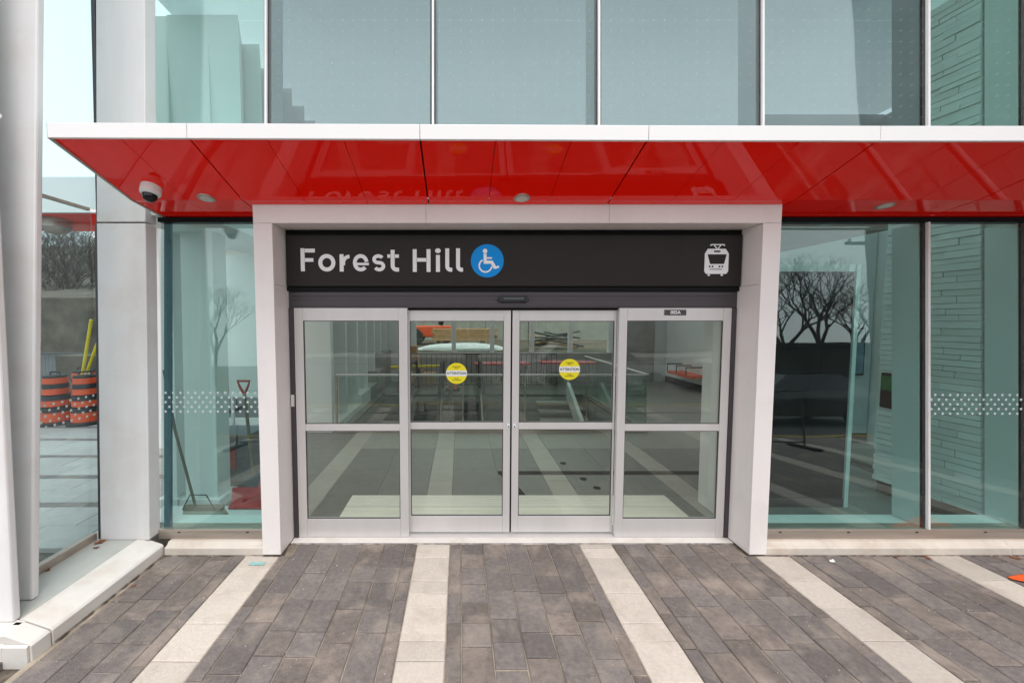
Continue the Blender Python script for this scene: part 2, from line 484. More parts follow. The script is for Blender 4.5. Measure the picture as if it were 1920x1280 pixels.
# second plaza seen through the wing glass: pale slabs with dark bands across
plaza = structure('side_plaza')
plaza['label'] = 'pale slab plaza with dark cross bands behind the left glass'
DB = [4.35, 5.14, 5.92, 6.76, 7.55]
slabm, darkm = {}, {}
y = 3.45
rows = []
prev = 3.50
for dbv in DB:
    n = 2
    a, b = prev, dbv - 0.06
    for i in range(n): rows.append((a + (b - a) * i / n, a + (b - a) * (i + 1) / n, 'light_paver'))
    rows.append((dbv - 0.06, dbv + 0.06, 'paver'))
    prev = dbv + 0.06
rows.append((prev, 8.3, 'light_paver'))
far_slab = MB(); far_band = MB()
for i, (a, b, kind) in enumerate(rows):
    x = -12 + (i % 2) * 0.3
    while x < -3.35:
        x1 = min(x + 0.6, -3.33)
        cx, cy = (x + x1) / 2, (a + b) / 2
        if -1.12 * cy - .35 < cx < -0.88 * cy + .35:
            key = (round(x1 - x, 3), round(b - a, 3), kind)
            if key not in slabm: slabm[key] = stone_mesh('slab', x1 - x - .005, b - a - .005, M['slab'] if kind == 'light_paver' else M[kind])
            o = link('slab', slabm[key], plaza); o.location = (cx, cy, random.uniform(-.002, .002))
        else:
            (far_slab if kind == 'light_paver' else far_band).box(x + .003, x1 - .003, a + .003, b - .003, -.05, 0)
        x += 0.6
part('outer_slabs', far_slab, M['slab'], plaza, kind='stuff')
part('outer_bands', far_band, M['paver'], plaza, kind='stuff')

# ------------------------------------------------------------------ kerbs and ledge on the left
kerb = thing('ledge_kerb', 'pale bevelled kerb and ledge below the left glass wing', 'kerb')
part('kerb_stone', MB().prism([(-2.63, -.05), (-2.63, .085), (-2.645, .098), (-2.79, .15), (-2.85, .15), (-2.85, -.05)], 'y', 2.44, 3.40), M['kerb'], kerb, bevel=.004)
part('ledge_top', MB().box(-3.235, -2.853, 2.46, 3.62, -.05, .148), M['ledge'], kerb)
part('kerb_stone', MB().prism([(-2.632, -.05), (-2.632, .085), (-2.648, .098), (-2.79, .15), (-2.85, .15), (-2.85, -.05)], 'y', 2.315, 2.43), M['kerb'], kerb, bevel=.004)
part('kerb_stone', MB().prism([(2.30, -.05), (2.30, .085), (2.315, .098), (2.40, .15), (2.45, .15), (2.45, -.05)], 'x', -6.0, -2.80), M['kerb'], kerb, bevel=.004)
part('kerb_corner', MB().hexa([(-2.798, 2.30, -.05), (-2.645, 2.30, -.05), (-2.645, 2.312, -.05), (-2.798, 2.312, -.05),
                               (-2.798, 2.30, .085), (-2.645, 2.30, .085), (-2.645, 2.312, .095), (-2.798, 2.312, .095)]), M['kerb'], kerb)

def kerb_run(x0, x1, label, seams):
    t = thing('base_kerb', label, 'kerb', group=None)
    xs = [x0] + seams + [x1]
    for a, b in zip(xs[:-1], xs[1:]):
        part('kerb_stone', MB().prism([(3.385, -.05), (3.387, .062), (3.395, .070), (3.42, .075), (3.44, .098), (3.50, .10), (3.50, -.05)], 'x', a + .0015, b - .0015), M['kerb_beige'], t, bevel=.003)
    return t
kerb_run(-2.62, -1.743, 'short cream base kerb under the narrow pane left of the doors', [])
kerb_run(2.713, 6.9, 'long cream base kerb under the panes right of the doors', [4.9])

# ------------------------------------------------------------------ facade of leaning glass
K = 0.0568
def YG(z): return 3.498 + K * (z - .186)
SOF = 3.013
MX = [-1.761, -.243, 1.265, 2.754, 4.257, 5.165, 6.66]
fac = thing('glass_facade', 'tall teal glass curtain wall with slim pale mullions above and beside the entrance', 'glass wall', (0, 3.5, 0))
TOPZ = 8.2
def pane(name, x0, x1, z0, z1, m, off=0.0):
    return part(name, MB().lean(x0, x1, YG(z0) + off, YG(z0) + off + .014, z0, z1), m, fac)
ups = [-2.80] + MX
for a, b in zip(ups[:-1], ups[1:]):
    pane('glass_pane', a + .012, b - .012, 3.05, TOPZ, M['teal_lo'] if a < -2 else M['teal_up'] if a > 4 else M['teal'])
for a, b, m in [(-2.735, -1.735, M['teal_lo']), (2.70, 4.257, M['teal_lo']), (4.257, 5.165, M['teal_lo']), (5.165, 6.66, M['teal_lo'])]:
    pane('glass_pane', a + .012, b - .012, .186, 2.965, m)
for x in MX:
    z0 = 3.05
    part('mullion', MB().lean(x - .0095, x + .0095, YG(z0) - .024, YG(z0) + .0, z0, TOPZ), M['white_steel'], fac)
    part('gasket', MB().lean(x - .026, x + .026, YG(z0) + .002, YG(z0) + .03, z0, TOPZ), M['black'], fac)
    part('inner_fin', MB().lean(x - .032, x + .032, YG(z0) + .034, YG(z0) + .26, z0, TOPZ), M['int_white'], fac)
for x in (4.257, 5.165, 6.66):
    z0 = .186
    part('mullion', MB().lean(x - .0095, x + .0095, YG(z0) - .024, YG(z0), z0, 2.97), M['white_steel'], fac)
    part('gasket', MB().lean(x - .026, x + .026, YG(z0) + .002, YG(z0) + .03, z0, 2.97), M['black'], fac)
    part('inner_fin', MB().lean(x - .032, x + .032, YG(z0) + .034, YG(z0) + .26, z0, 2.97), M['int_white'], fac)
for x0, x1 in ((-2.735, -1.745), (2.713, 6.9)):
    part('head_frame', MB().box(x0, x1, YG(3) - .03, YG(3) + .06, 2.968, 3.008), M['black'], fac)
    part('sill_frame', MB().prism([(3.472, .10), (3.476, .184), (3.60, .184), (3.60, .10)], 'x', x0, x1), M['steel'], fac, bevel=.003)
    part('inner_sill', MB().box(x0, x1, 3.602, 3.76, .06, .182), M['int_white'], fac)
    x = x0 + .18
    while x < x1:
        part('weep_slot', MB().box(x, x + .022, 3.4695, 3.476, .160, .166), M['black'], fac); x += .62
part('transom', MB().box(-2.80, 6.9, 3.60, 3.75, 3.02, 3.16), M['int_white'], fac)
M['fin_blue'] = mat('dark_blue_glass_edge', (0.012, 0.085, 0.13), 0.25)
part('side_fin', MB().lean(-2.72, -2.655, YG(.186) + .03, YG(.186) + .05, .186, 2.965), M['fin_blue'], fac)
part('side_fin', MB().lean(-1.772, -1.76, YG(.186) + .03, YG(.186) + .05, .186, 2.965), M['fin_blue'], fac)
part('side_fin', MB().lean(2.715, 2.725, YG(.186) + .03, YG(.186) + .05, .186, 2.965), M['fin_blue'], fac)
# printed dots across the lower panes
def dotband(x0, x1, zc, parent, plane='x', rows_=5):
    mb = MB()
    for r in range(rows_):
        z = zc + (2 - r) * .0425
        x = x0 + (.034 if r % 2 == 0 else .0)
        while x < x1:
            if plane == 'x':
                y = YG(z) - .003
                mb.add([(x + .0112 * math.cos(a * math.pi / 5), y, z + .0112 * math.sin(a * math.pi / 5)) for a in range(10)], [tuple(range(10))])
            else:
                mb.add([(-3.222, x + .0112 * math.cos(a * math.pi / 5), z + .0112 * math.sin(a * math.pi / 5)) for a in range(10)], [tuple(range(10))])
            x += .068
    return part('printed_dots', mb, M['frit'], parent, kind='stuff')
dotband(-2.715, -1.77, 1.335, fac)
dotband(4.30, 5.14, 1.315, fac)
dotband(5.20, 6.6, 1.315, fac)

# corner column between the wing and the facade
col = thing('corner_column', 'broad white steel column at the corner left of the narrow pane', 'column', (-2.96, 3.42, .15))
part('column_shaft', MB().lean(-3.165, -2.735, 3.372, 3.50, .15, 2.93, K, -.012), M['white_steel'], col, bevel=.006)
part('column_shaft', MB().lean(-3.200, -2.770, 3.532, 3.66, 2.945, TOPZ, K, -.004), M['white_steel'], col, bevel=.006)
part('side_gasket', MB().lean(-3.20, -3.172, 3.39, 3.49, .15, 2.93, K, -.012), M['dark'], col)

# ------------------------------------------------------------------ left wing of glass and outer columns
wing = thing('glass_wing', 'side glass screen on the left ledge joining the corner column', 'glass screen', (-3.24, 3.0, .15))
part('glass_pane', MB().box(-3.246, -3.232, 2.50, 3.52, .20, 3.03), M['wing'], wing)
part('glass_pane', MB().box(-3.246, -3.232, 2.50, 3.80, 3.06, TOPZ), M['wing'], wing)
part('bottom_rail', MB().box(-3.26, -3.20, 2.48, 3.38, .149, .21), M['steel'], wing, bevel=.003)
part('transom', MB().box(-3.25, -3.222, 2.50, 3.50, 3.032, 3.056), M['steel'], wing)
part('end_bead', MB().lean(-3.25, -3.215, 3.50, 3.53, .20, TOPZ, .03), M['dark'], wing)
dotband(2.52, 3.46, 1.335, wing, 'y')

oc = thing('outer_column', 'large white tapered steel column at the left edge of the picture', 'column', (-3.1, 2.6, .15))
part('column_shaft', MB().lean(-3.7, -2.955, 2.62, 2.67, .15, TOPZ, K, 0.009), M['white_steel'], oc, bevel=.012)
part('leaning_shaft', MB().lean(-3.6, -2.86, 2.42, 2.47, .15, 6.0, K, -.05), M['white_steel'], oc, bevel=.012)
kn = MB().tube([(-3.12, 2.72, 3.40), (-3.02, 2.66, 3.42)], .018, 12)
part('lifting_stub', kn, M['white_steel'], oc, smooth=True)

# ------------------------------------------------------------------ canopy
can = thing('entrance_canopy', 'white edged canopy with glossy red soffit over the station doors', 'canopy', (0, 3, 3.3))
CY0, CZ0 = 2.67, 3.262      # soffit front
CY1, CZ1 = 3.29, 3.062      # bend
CY2, CZ2 = 3.66, 3.012      # rear
FT = 3.352
XL, XR = -2.69, 7.2
TILT = -0.0045                # the fascia drops slightly to the right
def tz(x): return TILT * (x - .5) if x < 2 else TILT * 1.5
joint = [XL, -1.78, -.26, 1.233, 2.744, 4.25, 5.75, XR]
for a, b in zip(joint[:-1], joint[1:]):
    a_, b_ = a + .0015, b - .0015
    za, zb = tz(a), tz(b)
    part('fascia_panel', MB().hexa([(a_, 2.645, CZ0 - .006 + za), (b_, 2.645, CZ0 - .006 + zb), (b_, 2.668, CZ0 - .006 + zb), (a_, 2.668, CZ0 - .006 + za),
                                    (a_, 2.645, FT + za), (b_, 2.645, FT + zb), (b_, 2.668, FT + zb), (a_, 2.668, FT + za)]), M['fascia'], can, bevel=.003)
    part('top_sheet', MB().hexa([(a, 2.669, FT - .02 + za), (b, 2.669, FT - .02 + zb), (b, 3.60, FT + .02), (a, 3.60, FT + .02),
                                 (a, 2.669, FT - .004 + za), (b, 2.669, FT - .004 + zb), (b, 3.60, FT + .04), (a, 3.60, FT + .04)]), M['fascia'], can)
    n = 3 if a > -2 else 2
    for i in range(n):
        g0 = .006 if i == 0 else .002
        g1 = .006 if i == n - 1 else .002
        p, q = a + (b - a) * i / n + g0, a + (b - a) * (i + 1) / n - g1
        if a == XL and i == 0: p = XL + .014
        zp, zq = tz(p), tz(q)
        part('soffit_panel', MB().hexa([(p, CY0 + .002, CZ0 + zp), (q, CY0 + .002, CZ0 + zq), (q, CY1 - .0015, CZ1), (p, CY1 - .0015, CZ1),
                                        (p, CY0 + .002, CZ0 + .012 + zp), (q, CY0 + .002, CZ0 + .012 + zq), (q, CY1 - .0015, CZ1 + .012), (p, CY1 - .0015, CZ1 + .012)]), M['red'], can)
        part('rear_soffit_panel', MB().hexa([(p, CY1 + .0015, CZ1), (q, CY1 + .0015, CZ1), (q, CY2, CZ2), (p, CY2, CZ2),
                                             (p, CY1 + .0015, CZ1 + .012), (q, CY1 + .0015, CZ1 + .012), (q, CY2, CZ2 + .012), (p, CY2, CZ2 + .012)]), M['red'], can)
edge = MB()
edge.hexa([(XL - .002, 2.646, CZ0 - .008 + tz(XL)), (XL + .012, 2.646, CZ0 - .008 + tz(XL)), (XL + .012, CY1, CZ1 - .006), (XL - .002, CY1, CZ1 - .006),
           (XL - .002, 2.646, FT - .002 + tz(XL)), (XL + .012, 2.646, FT - .002 + tz(XL)), (XL + .012, CY1, FT), (XL - .002, CY1, FT)])
edge.hexa([(XL - .002, CY1 + .0005, CZ1 - .006), (XL + .012, CY1 + .0005, CZ1 - .006), (XL + .012, 3.62, CZ2 - .006), (XL - .002, 3.62, CZ2 - .006),
           (XL - .002, CY1 + .0005, FT), (XL + .012, CY1 + .0005, FT), (XL + .012, 3.62, FT), (XL - .002, 3.62, FT)])
part('side_edge', edge, M['ledge'], can)
# backing behind the open joints
part('joint_backing', MB().hexa([(XL + .02, CY0 + .01, CZ0 + .03), (XR, CY0 + .01, CZ0 + .025), (XR, CY1, CZ1 + .02), (XL + .02, CY1, CZ1 + .02),
                                 (XL + .02, CY0 + .01, CZ0 + .035), (XR, CY0 + .01, CZ0 + .03), (XR, CY1, CZ1 + .025), (XL + .02, CY1, CZ1 + .025)]), M['black'], can)

# lights and camera hanging from the canopy
for i, (x, lb) in enumerate([(-2.06, 'small round ceiling light in the red soffit near the dome camera'), (.505, 'small round ceiling light in the red soffit above the doors'),
                             (3.60, 'small round ceiling light in the red soffit right of the portal')]):
    y = 3.27 if i != 2 else 3.40
    zz = CZ0 + (CZ1 - CZ0) * (y - CY0) / (CY1 - CY0) if y < CY1 else CZ1 + (CZ2 - CZ1) * (y - CY1) / (CY2 - CY1)
    t = thing('ceiling_light', lb, 'light', (x, y, zz), 'ceiling lights in the red soffit')
    t.rotation_euler = (R(-8), 0, 0)
    for nm, mb, m in (('trim_ring', MB().lathe([(.052, -.004), (.060, -.006), (.066, -.003), (.066, .02)], n=32), M['steel']), ('lens', MB().lathe([(.0, -.0085), (.046, -.0085), (.049, .0)], n=32), M['lamp'])):
        o = link(nm, mb.mesh(nm, m, True), t); o.location = (0, 0, 0)
t = thing('dome_camera', 'white dome security camera under the left end of the red canopy', 'camera', (-2.40, 3.13, 3.100))
t.rotation_euler = (R(-14), 0, 0); t.scale = (.86, .86, .92)
for nm, mb, m in (('housing', MB().lathe([(.080, .03), (.082, -.035), (.078, -.048), (.070, -.054), (.060, -.054)], n=40), M['camwhite']),
                  ('dome', MB().lathe([(.058, -.05), (.057, -.072), (.050, -.094), (.036, -.110), (.018, -.118), (0.001, -.120)], n=32), M['smoked']),
                  ('lens_shroud', MB().lathe([(.066, -.050), (.067, -.057), (.060, -.060), (.059, -.052)], n=32), M['camwhite'])):
    o = link(nm, mb.mesh(nm, m, True), t); o.location = (0, 0, 0)

# ------------------------------------------------------------------ portal
por = thing('entrance_portal', 'white panelled portal frame around the sliding doors', 'portal', (.485, 3.377, 0))
PX0, PX1 = -1.742, 2.712
PY = 3.377
PT, PB = 3.068, 2.897
IX0, IX1 = -1.582, 2.56
for a, b in ((PX0, -.285), (-.283, 1.258), (1.260, PX1)):
    part('head_panel', MB().box(a, b, PY, PY + .02, PB + .0, PT), M['white'], por, bevel=.002)
for x0, x1 in ((PX0, IX0), (IX1, PX1)):
    part('jamb_panel', MB().box(x0, x1, PY, PY + .02, .012, PB - .002), M['white'], por, bevel=.002)
for x0, x1 in ((PX0 + .0, PX0 + .02), (PX1 - .02, PX1)):
    part('side_panel', MB().box(x0, x1, PY + .021, 3.62, .012, PT - .02), M['white'], por)
for x0, x1 in ((IX0 - .02, IX0), (IX1, IX1 + .02)):
    part('reveal_panel', MB().box(x0, x1, PY + .021, 3.66, .012, 2.383), M['white'], por)
    part('reveal_panel', MB().box(x0, x1, PY + .021, 3.66, 2.386, PB - .003), M['white'], por)
for a, b in ((IX0 - .02, -.285), (-.283, 1.258), (1.260, IX1 + .02)):
    part('lintel_panel', MB().box(a, b, PY + .021, 3.66, PB, PB + .02), M['white'], por)
part('portal_core', MB().box(PX0 + .022, PX1 - .022, 3.42, 3.60, PB + .022, PT - .03).box(PX0 + .022, IX0 - .022, 3.42, 3.60, .012, PB + .02).box(IX1 + .022, PX1 - .022, 3.42, 3.60, .012, PB + .02), M['dark'], por)

# ------------------------------------------------------------------ station sign
SY = 3.60
sg = thing('station_sign', 'wide black sign reading Forest Hill above the sliding doors', 'sign', (.49, SY, 2.64))
part('board', MB().box(IX0 + .012, IX1 - .012, SY, SY + .05, 2.388, 2.845), M['sign'], sg, bevel=.003)
part('upper_rebate', MB().box(IX0 + .002, IX1 - .002, SY + .03, SY + .075, 2.845, 2.894), M['black'], sg)
part('lower_rebate', MB().box(IX0 + .002, IX1 - .002, SY + .03, SY + .075, 2.345, 2.388), M['black'], sg)
S = 3.575 / 740 / 4.267
def LX(u): return (530 + u / 4.267 - CX) * 3.575 / 740
def LZ(v):
    vv = (420 + v / 4.267 - CY) / F
    d = SY / (0.99839 - vv * 0.05669)
    return EYE + d * (-0.05669 - vv * 0.99839)
def stroke_strip(mb, pts, wd, closed=False, y0=SY - .004, y1=SY - .0005):
    """ribbon of width wd (metres) along pts [(x,z)], given depth"""
    pts = [Vector((p[0], p[1])) for p in pts]
    n = len(pts)
    L_, R_ = [], []
    for i, p in enumerate(pts):
        if closed:
            a, b = pts[i - 1], pts[(i + 1) % n]
        else:
            a, b = pts[max(i - 1, 0)], pts[min(i + 1, n - 1)]
        d1 = (p - a).normalized() if (p - a).length > 1e-9 else (b - p).normalized()
        d2 = (b - p).normalized() if (b - p).length > 1e-9 else d1
        n1, n2 = Vector((-d1.y, d1.x)), Vector((-d2.y, d2.x))
        m_ = (n1 + n2).normalized()
        k = min(1 / max(m_.dot(n1), .35), 1.8)
        L_.append(p + m_ * wd / 2 * k); R_.append(p - m_ * wd / 2 * k)
    vs, fs = [], []
    for q in (L_, R_):
        for yy in (y0, y1):
            vs += [(p.x, yy, p.y) for p in q]
    seg = n if closed else n - 1
    for i in range(seg):
        j = (i + 1) % n
        fs += [(i, j, 2 * n + j, 2 * n + i), (n + i, 3 * n + i, 3 * n + j, n + j), (i, n + i, n + j, j), (2 * n + i, 2 * n + j, 3 * n + j, 3 * n + i)]
    if not closed:
        fs += [(0, 2 * n, 3 * n, n), (n - 1, 2 * n - 1, 4 * n - 1, 3 * n - 1)]
    mb.add(vs, fs)
def L(pts): return [(LX(u), LZ(v)) for u, v in pts]
def ell(cx, cy, rx, ry, a0, a1, n=28): return [(cx + rx * math.cos(R(a0 + (a1 - a0) * i / n)), cy - ry * math.sin(R(a0 + (a1 - a0) * i / n))) for i in range(n + 1)]
W_ = 31.5 * S
letters = {
 'F': [([(165, 195), (165, 378)], W_, False), ([(183.5, 213), (263, 213)], W_ * .95, False), ([(183.5, 288), (250, 288)], W_ * .9, False)],
 'o': [(ell(357, 310, 52, 54, 0, 360, 36)[:-1], W_, True)],
 'r': [([(475, 242), (475, 380)], W_, False), ([(488, 330)] + ell(540, 312, 52, 52, 172, 92, 10), W_ * .9, False)],
 'e': [(ell(627, 310, 47, 54, 8, 318, 30), W_ * .95, False), ([(596, 320), (692, 320)], W_ * .62, False)],
 's': [(ell(768, 283, 34, 27, 28, 248, 16) + ell(774, 337, 34, 28, 68, -152, 16), W_ * .88, False)],
 't': [([(882, 207), (882, 325)] + ell(914, 333, 32, 32, 180, 270, 8) + [(932, 365)], W_, False), ([(840, 257), (863.5, 257)], W_ * .85, False), ([(900.5, 257), (932, 257)], W_ * .85, False)],
 'H': [([(1058, 202), (1058, 383)], W_, False), ([(1168, 202), (1168, 383)], W_, False), ([(1076.5, 287), (1149.5, 287)], W_ * .92, False)],
 'i': [([(1243, 248), (1243, 383)], W_, False)],
 'l': [([(1317, 195), (1317, 325)] + ell(1345, 338, 28, 28, 180, 270, 8) + [(1357, 366)], W_, False)],
 'L2': [([(1403, 195), (1403, 325)] + ell(1431, 338, 28, 28, 180, 270, 8) + [(1443, 366)], W_, False)],
}
for k_, strokes in letters.items():
    mb = MB()
    for pts, wd, cl in strokes:
        stroke_strip(mb, L(pts), wd, cl, SY - .004 - .0004 * strokes.index((pts, wd, cl)), SY - .0005)
    if k_ == 'i':
        c = [(LX(1243) + .0255 * math.cos(a * math.pi / 12), LZ(214) + .0215 * math.sin(a * math.pi / 12)) for a in range(24)]
        mb.prism(c, 'y', SY - .004, SY - .0005)
    part('letter', mb, M['letter'], sg)
def disc(mb, u, v, r, y0, y1, n=48):
    c = [(LX(u) + r * S * math.cos(a * 2 * math.pi / n), LZ(v) + r * S * math.sin(a * 2 * math.pi / n)) for a in range(n)]
    mb.prism(c, 'y', y0, y1)
acc = MB(); disc(acc, 1636, 295, 131, SY - .003, SY - .0005)
acc_o = part('accessibility_disc', acc, M['blue'], sg)
wc = MB(); disc(wc, 1618, 217, 18, SY - .006, SY - .0035, 24)
stroke_strip(wc, L([(1618, 238), (1620, 306), (1672, 306), (1700, 354)]), 25 * S, False, SY - .006, SY - .0035)
stroke_strip(wc, L([(1698, 352), (1730, 340)]), 17 * S, False, SY - .0064, SY - .0035)
stroke_strip(wc, L([(1634, 273), (1674, 273)]), 13 * S, False, SY - .006, SY - .0035)
stroke_strip(wc, L(ell(1622, 334, 50, 50, 118, 352, 24)), 12 * S, False, SY - .0055, SY - .0035)
part('wheelchair_figure', wc, M['white_vinyl'], acc_o)
def TX(u): return LX((980 + u / 4 - 530) * 4.267)
def TZ(v): return LZ((v / 4) * 4.267)
tr = MB()
tr.prism([(TX(u), TZ(v)) for u, v in [(1358, 222), (1380, 186), (1512, 186), (1536, 222), (1536, 356), (1522, 374), (1372, 374), (1358, 356)]], 'y', SY - .004, SY - .0005)
tr.prism([(TX(u), TZ(v)) for u, v in [(1384, 376), (1400, 376), (1400, 389), (1384, 389)]], 'y', SY - .004, SY - .0005)
tr.prism([(TX(u), TZ(v)) for u, v in [(1482, 376), (1498, 376), (1498, 389), (1482, 389)]], 'y', SY - .004, SY - .0005)
tk = 3.575 / 740 / 4
stroke_strip(tr, [(TX(u), TZ(v)) for u, v in [(1398, 164), (1404, 155), (1498, 155), (1504, 164)]], 8 * tk)
stroke_strip(tr, [(TX(u), TZ(v)) for u, v in [(1426, 160), (1447, 184)]], 7 * tk)
stroke_strip(tr, [(TX(u), TZ(v)) for u, v in [(1476, 160), (1455, 184)]], 7 * tk)
tro = part('tram_symbol', tr, M['letter'], sg)
td = MB()
for q in ([(1378, 228), (1520, 228), (1502, 300), (1398, 300)], [(1425, 200), (1472, 200), (1472, 212), (1425, 212)], [(1396, 337), (1490, 337), (1490, 342), (1396, 342)]):
    td.prism([(TX(u), TZ(v)) for u, v in q], 'y', SY - .006, SY - .0045)
for u in (1396, 1418, 1469, 1491):
    td.prism([(TX(u) + 7 * tk * math.cos(a * math.pi / 8), TZ(319) + 7 * tk * math.sin(a * math.pi / 8)) for a in range(16)], 'y', SY - .006, SY - .0045)
part('tram_details', td, M['sign'], tro)

# ------------------------------------------------------------------ door frame, header, doors
fr = thing('door_frame', 'dark aluminium door frame with header around the sliding doors', 'door frame', (.49, 3.66, 0))
part('header', MB().box(IX0 + .002, IX1 - .002, 3.655, 3.80, 2.193, 2.344), M['dark'], fr, bevel=.004)
part('header_lip', MB().box(IX0 + .04, IX1 - .04, 3.648, 3.656, 2.300, 2.338).box(IX0 + .04, IX1 - .04, 3.650, 3.656, 2.205, 2.262), M['dark'], fr, bevel=.002)
part('jamb', MB().box(IX0 + .002, -1.537, 3.65, 3.80, .012, 2.192), M['dark'], fr, bevel=.003)
part('jamb', MB().box(2.520, IX1 - .002, 3.65, 3.80, .012, 2.192), M['dark'], fr, bevel=.003)
part('threshold', MB().box(IX0 + .002, IX1 - .002, 3.572, 3.86, -.04, .006), M['kerb'], fr, bevel=.003)
part('threshold_track', MB().box(-1.53, 2.51, 3.66, 3.80, .0065, .012), M['alu'], fr)
part('track_cover', MB().box(-.484, 1.477, 3.70, 3.79, 2.174, 2.1925), M['black'], fr)
part('key_switch', MB().box(-1.573, -1.543, 3.638, 3.649, 1.275, 1.385), M['alu'], fr, bevel=.002)
t = thing('door_sensor', 'black oval motion sensor on the door header', 'sensor', (.492, 3.64, 2.268))
c = [(.492 + sx * .112 + .028 * math.cos(R(a)), 2.272 + .028 * math.sin(R(a))) for sx, rng in ((1, range(-90, 91, 20)), (-1, range(90, 271, 20))) for a in rng]
part('sensor_body', MB().prism(c, 'y', 3.618, 3.647), M['smoked'], t, bevel=.004)
part('sensor_window', MB().box(.40, .585, 3.612, 3.6175, 2.270, 2.283), M['greyplastic'], t)

def text_mesh(s, size, off=0.0, ext=.0004, name='lettering', m=None):
    cu = bpy.data.curves.new(name, 'FONT')
    cu.body = s; cu.size = size; cu.align_x = 'CENTER'; cu.align_y = 'CENTER'; cu.extrude = ext; cu.offset = off
    cu.space_line = .8
    o = bpy.data.objects.new('tmp', cu); C.objects.link(o)
    bpy.context.view_layer.update()
    me = bpy.data.meshes.new_from_object(o.evaluated_get(bpy.context.evaluated_depsgraph_get()))
    bpy.data.objects.remove(o)
    me.name = name
    me.materials.clear(); me.materials.append(m or M['ink'])
    return me
def put_text(s, size, loc, parent, off=0, m=None):
    o = link('lettering', text_mesh(s, size, off, m=m), parent, world=False)
    p = Vector(loc) - (Vector(parent.location) if parent.parent is None else Vector((0, 0, 0)))
    o.location = p; o.rotation_euler = (R(90), 0, 0)
    return o
def door(name, label, x0, x1, yf, z0, zt, sl, sr, group):
    t = thing(name, label, 'door', ((x0 + x1) / 2, yf, z0), group)
    d = .045
    ztop = 2.075 if 'fixed' in name else 2.072
    part('stile', MB().box(x0, x0 + sl, yf, yf + d, z0, zt), M['alu'], t, bevel=.002)
    part('stile', MB().box(x1 - sr, x1, yf, yf + d, z0, zt), M['alu'], t, bevel=.002)
    a, b = x0 + sl + .0008, x1 - sr - .0008
    part('top_rail', MB().box(a, b, yf + .001, yf + d - .001, ztop, zt), M['alu'], t, bevel=.002)
    part('middle_rail', MB().box(a, b, yf + .001, yf + d - .001, 1.040, 1.105), M['alu'], t, bevel=.002)
    part('bottom_rail', MB().box(a, b, yf + .001, yf + d - .001, z0, .190), M['alu'], t, bevel=.002)
    for za, zb in ((.190, 1.040), (1.105, ztop)):
        part('glass_pane', MB().box(a - .0, b + .0, yf + .018, yf + .026, za, zb), M['door_glass'], t)
        bd = MB()
        bd.box(a, b, yf + .006, yf + .017, za, za + .006).box(a, b, yf + .006, yf + .017, zb - .006, zb)
        bd.box(a, a + .006, yf + .006, yf + .017, za + .006, zb - .006).box(b - .006, b, yf + .006, yf + .017, za + .006, zb - .006)
        part('glazing_bead', bd, M['dark'], t)
    return t
dl = door('fixed_door_panel', 'leftmost fixed glass door panel beside the dark left jamb', -1.535, -.485, 3.66, .014, 2.192, .082, .080, 'door panels')
dr = door('fixed_door_panel', 'rightmost fixed glass door panel with the 005A plate', 1.478, 2.518, 3.66, .014, 2.192, .075, .075, 'door panels')
s1 = door('sliding_door', 'left sliding glass door leaf with lower yellow attention sticker', -.487, .481, 3.715, .030, 2.172, .016, .066, 'sliding door leaves')
s2 = door('sliding_door', 'right sliding glass door leaf with higher yellow attention sticker', .497, 1.476, 3.715, .030, 2.172, .066, .018, 'sliding door leaves')
part('door_seal', MB().box(.482, .496, 3.722, 3.755, .03, 2.172), M['black'], s1)
for s_, x in ((s1, .452), (s2, .508)):
    lk = part('lock_plate', MB().box(x, x + .026, 3.706, 3.7145, 1.052, 1.096), M['camwhite'], s_, bevel=.002)
    part('lock_cylinder', MB().lathe([(.007, 0), (.007, -.004)], (x + .013, 3.7055, 1.068), 12, 'y'), M['dark'], lk)
def sticker(parent, px, py):
    y = 3.7325 - .006
    x = (px - CX) * 3.735 / 740
    v = (py - CY) / F
    z = EYE + 3.735 * (-.0567 - v)
    r = .100
    def seg(a0, a1, m):
        pts = []
        n = 20
        for i in range(n + 1):
            a = R(a0 + (a1 - a0) * i / n); pts.append((x + r * math.cos(a), z + r * math.sin(a)))
        return pts
    st = part('attention_sticker', MB().prism(seg(16.5, 163.5, None), 'y', y - .001, y).prism(seg(196.5, 343.5, None), 'y', y - .001, y), M['yellow'], parent)
    h = r * math.sin(R(16.5)); k = r * math.cos(R(16.5))
    part('sticker_band', MB().prism([(x - k, z - h + .001), (x + k, z - h + .001), (x + r, z), (x + k, z + h - .001), (x - k, z + h - .001), (x - r, z)], 'y', y - .001, y), M['white_vinyl'], st)
    put_text('ATTENTION', .033, (x, y - .002, z), st, .0007)
    put_text('Automatic\ndoor', .018, (x, y - .002, z + .058), st, .0001)
    put_text('Porte\nautomatique', .018, (x, y - .002, z - .056), st, .0001)
sticker(s1, 856, 700)
sticker(s2, 1068.5, 692.5)
npo = part('number_plate', MB().box(1.893, 2.093, 3.655, 3.6592, 2.125, 2.176), M['dark'], dr)
put_text('005A', .043, (1.993, 3.6535, 2.150), npo, .0008, M['white_vinyl'])

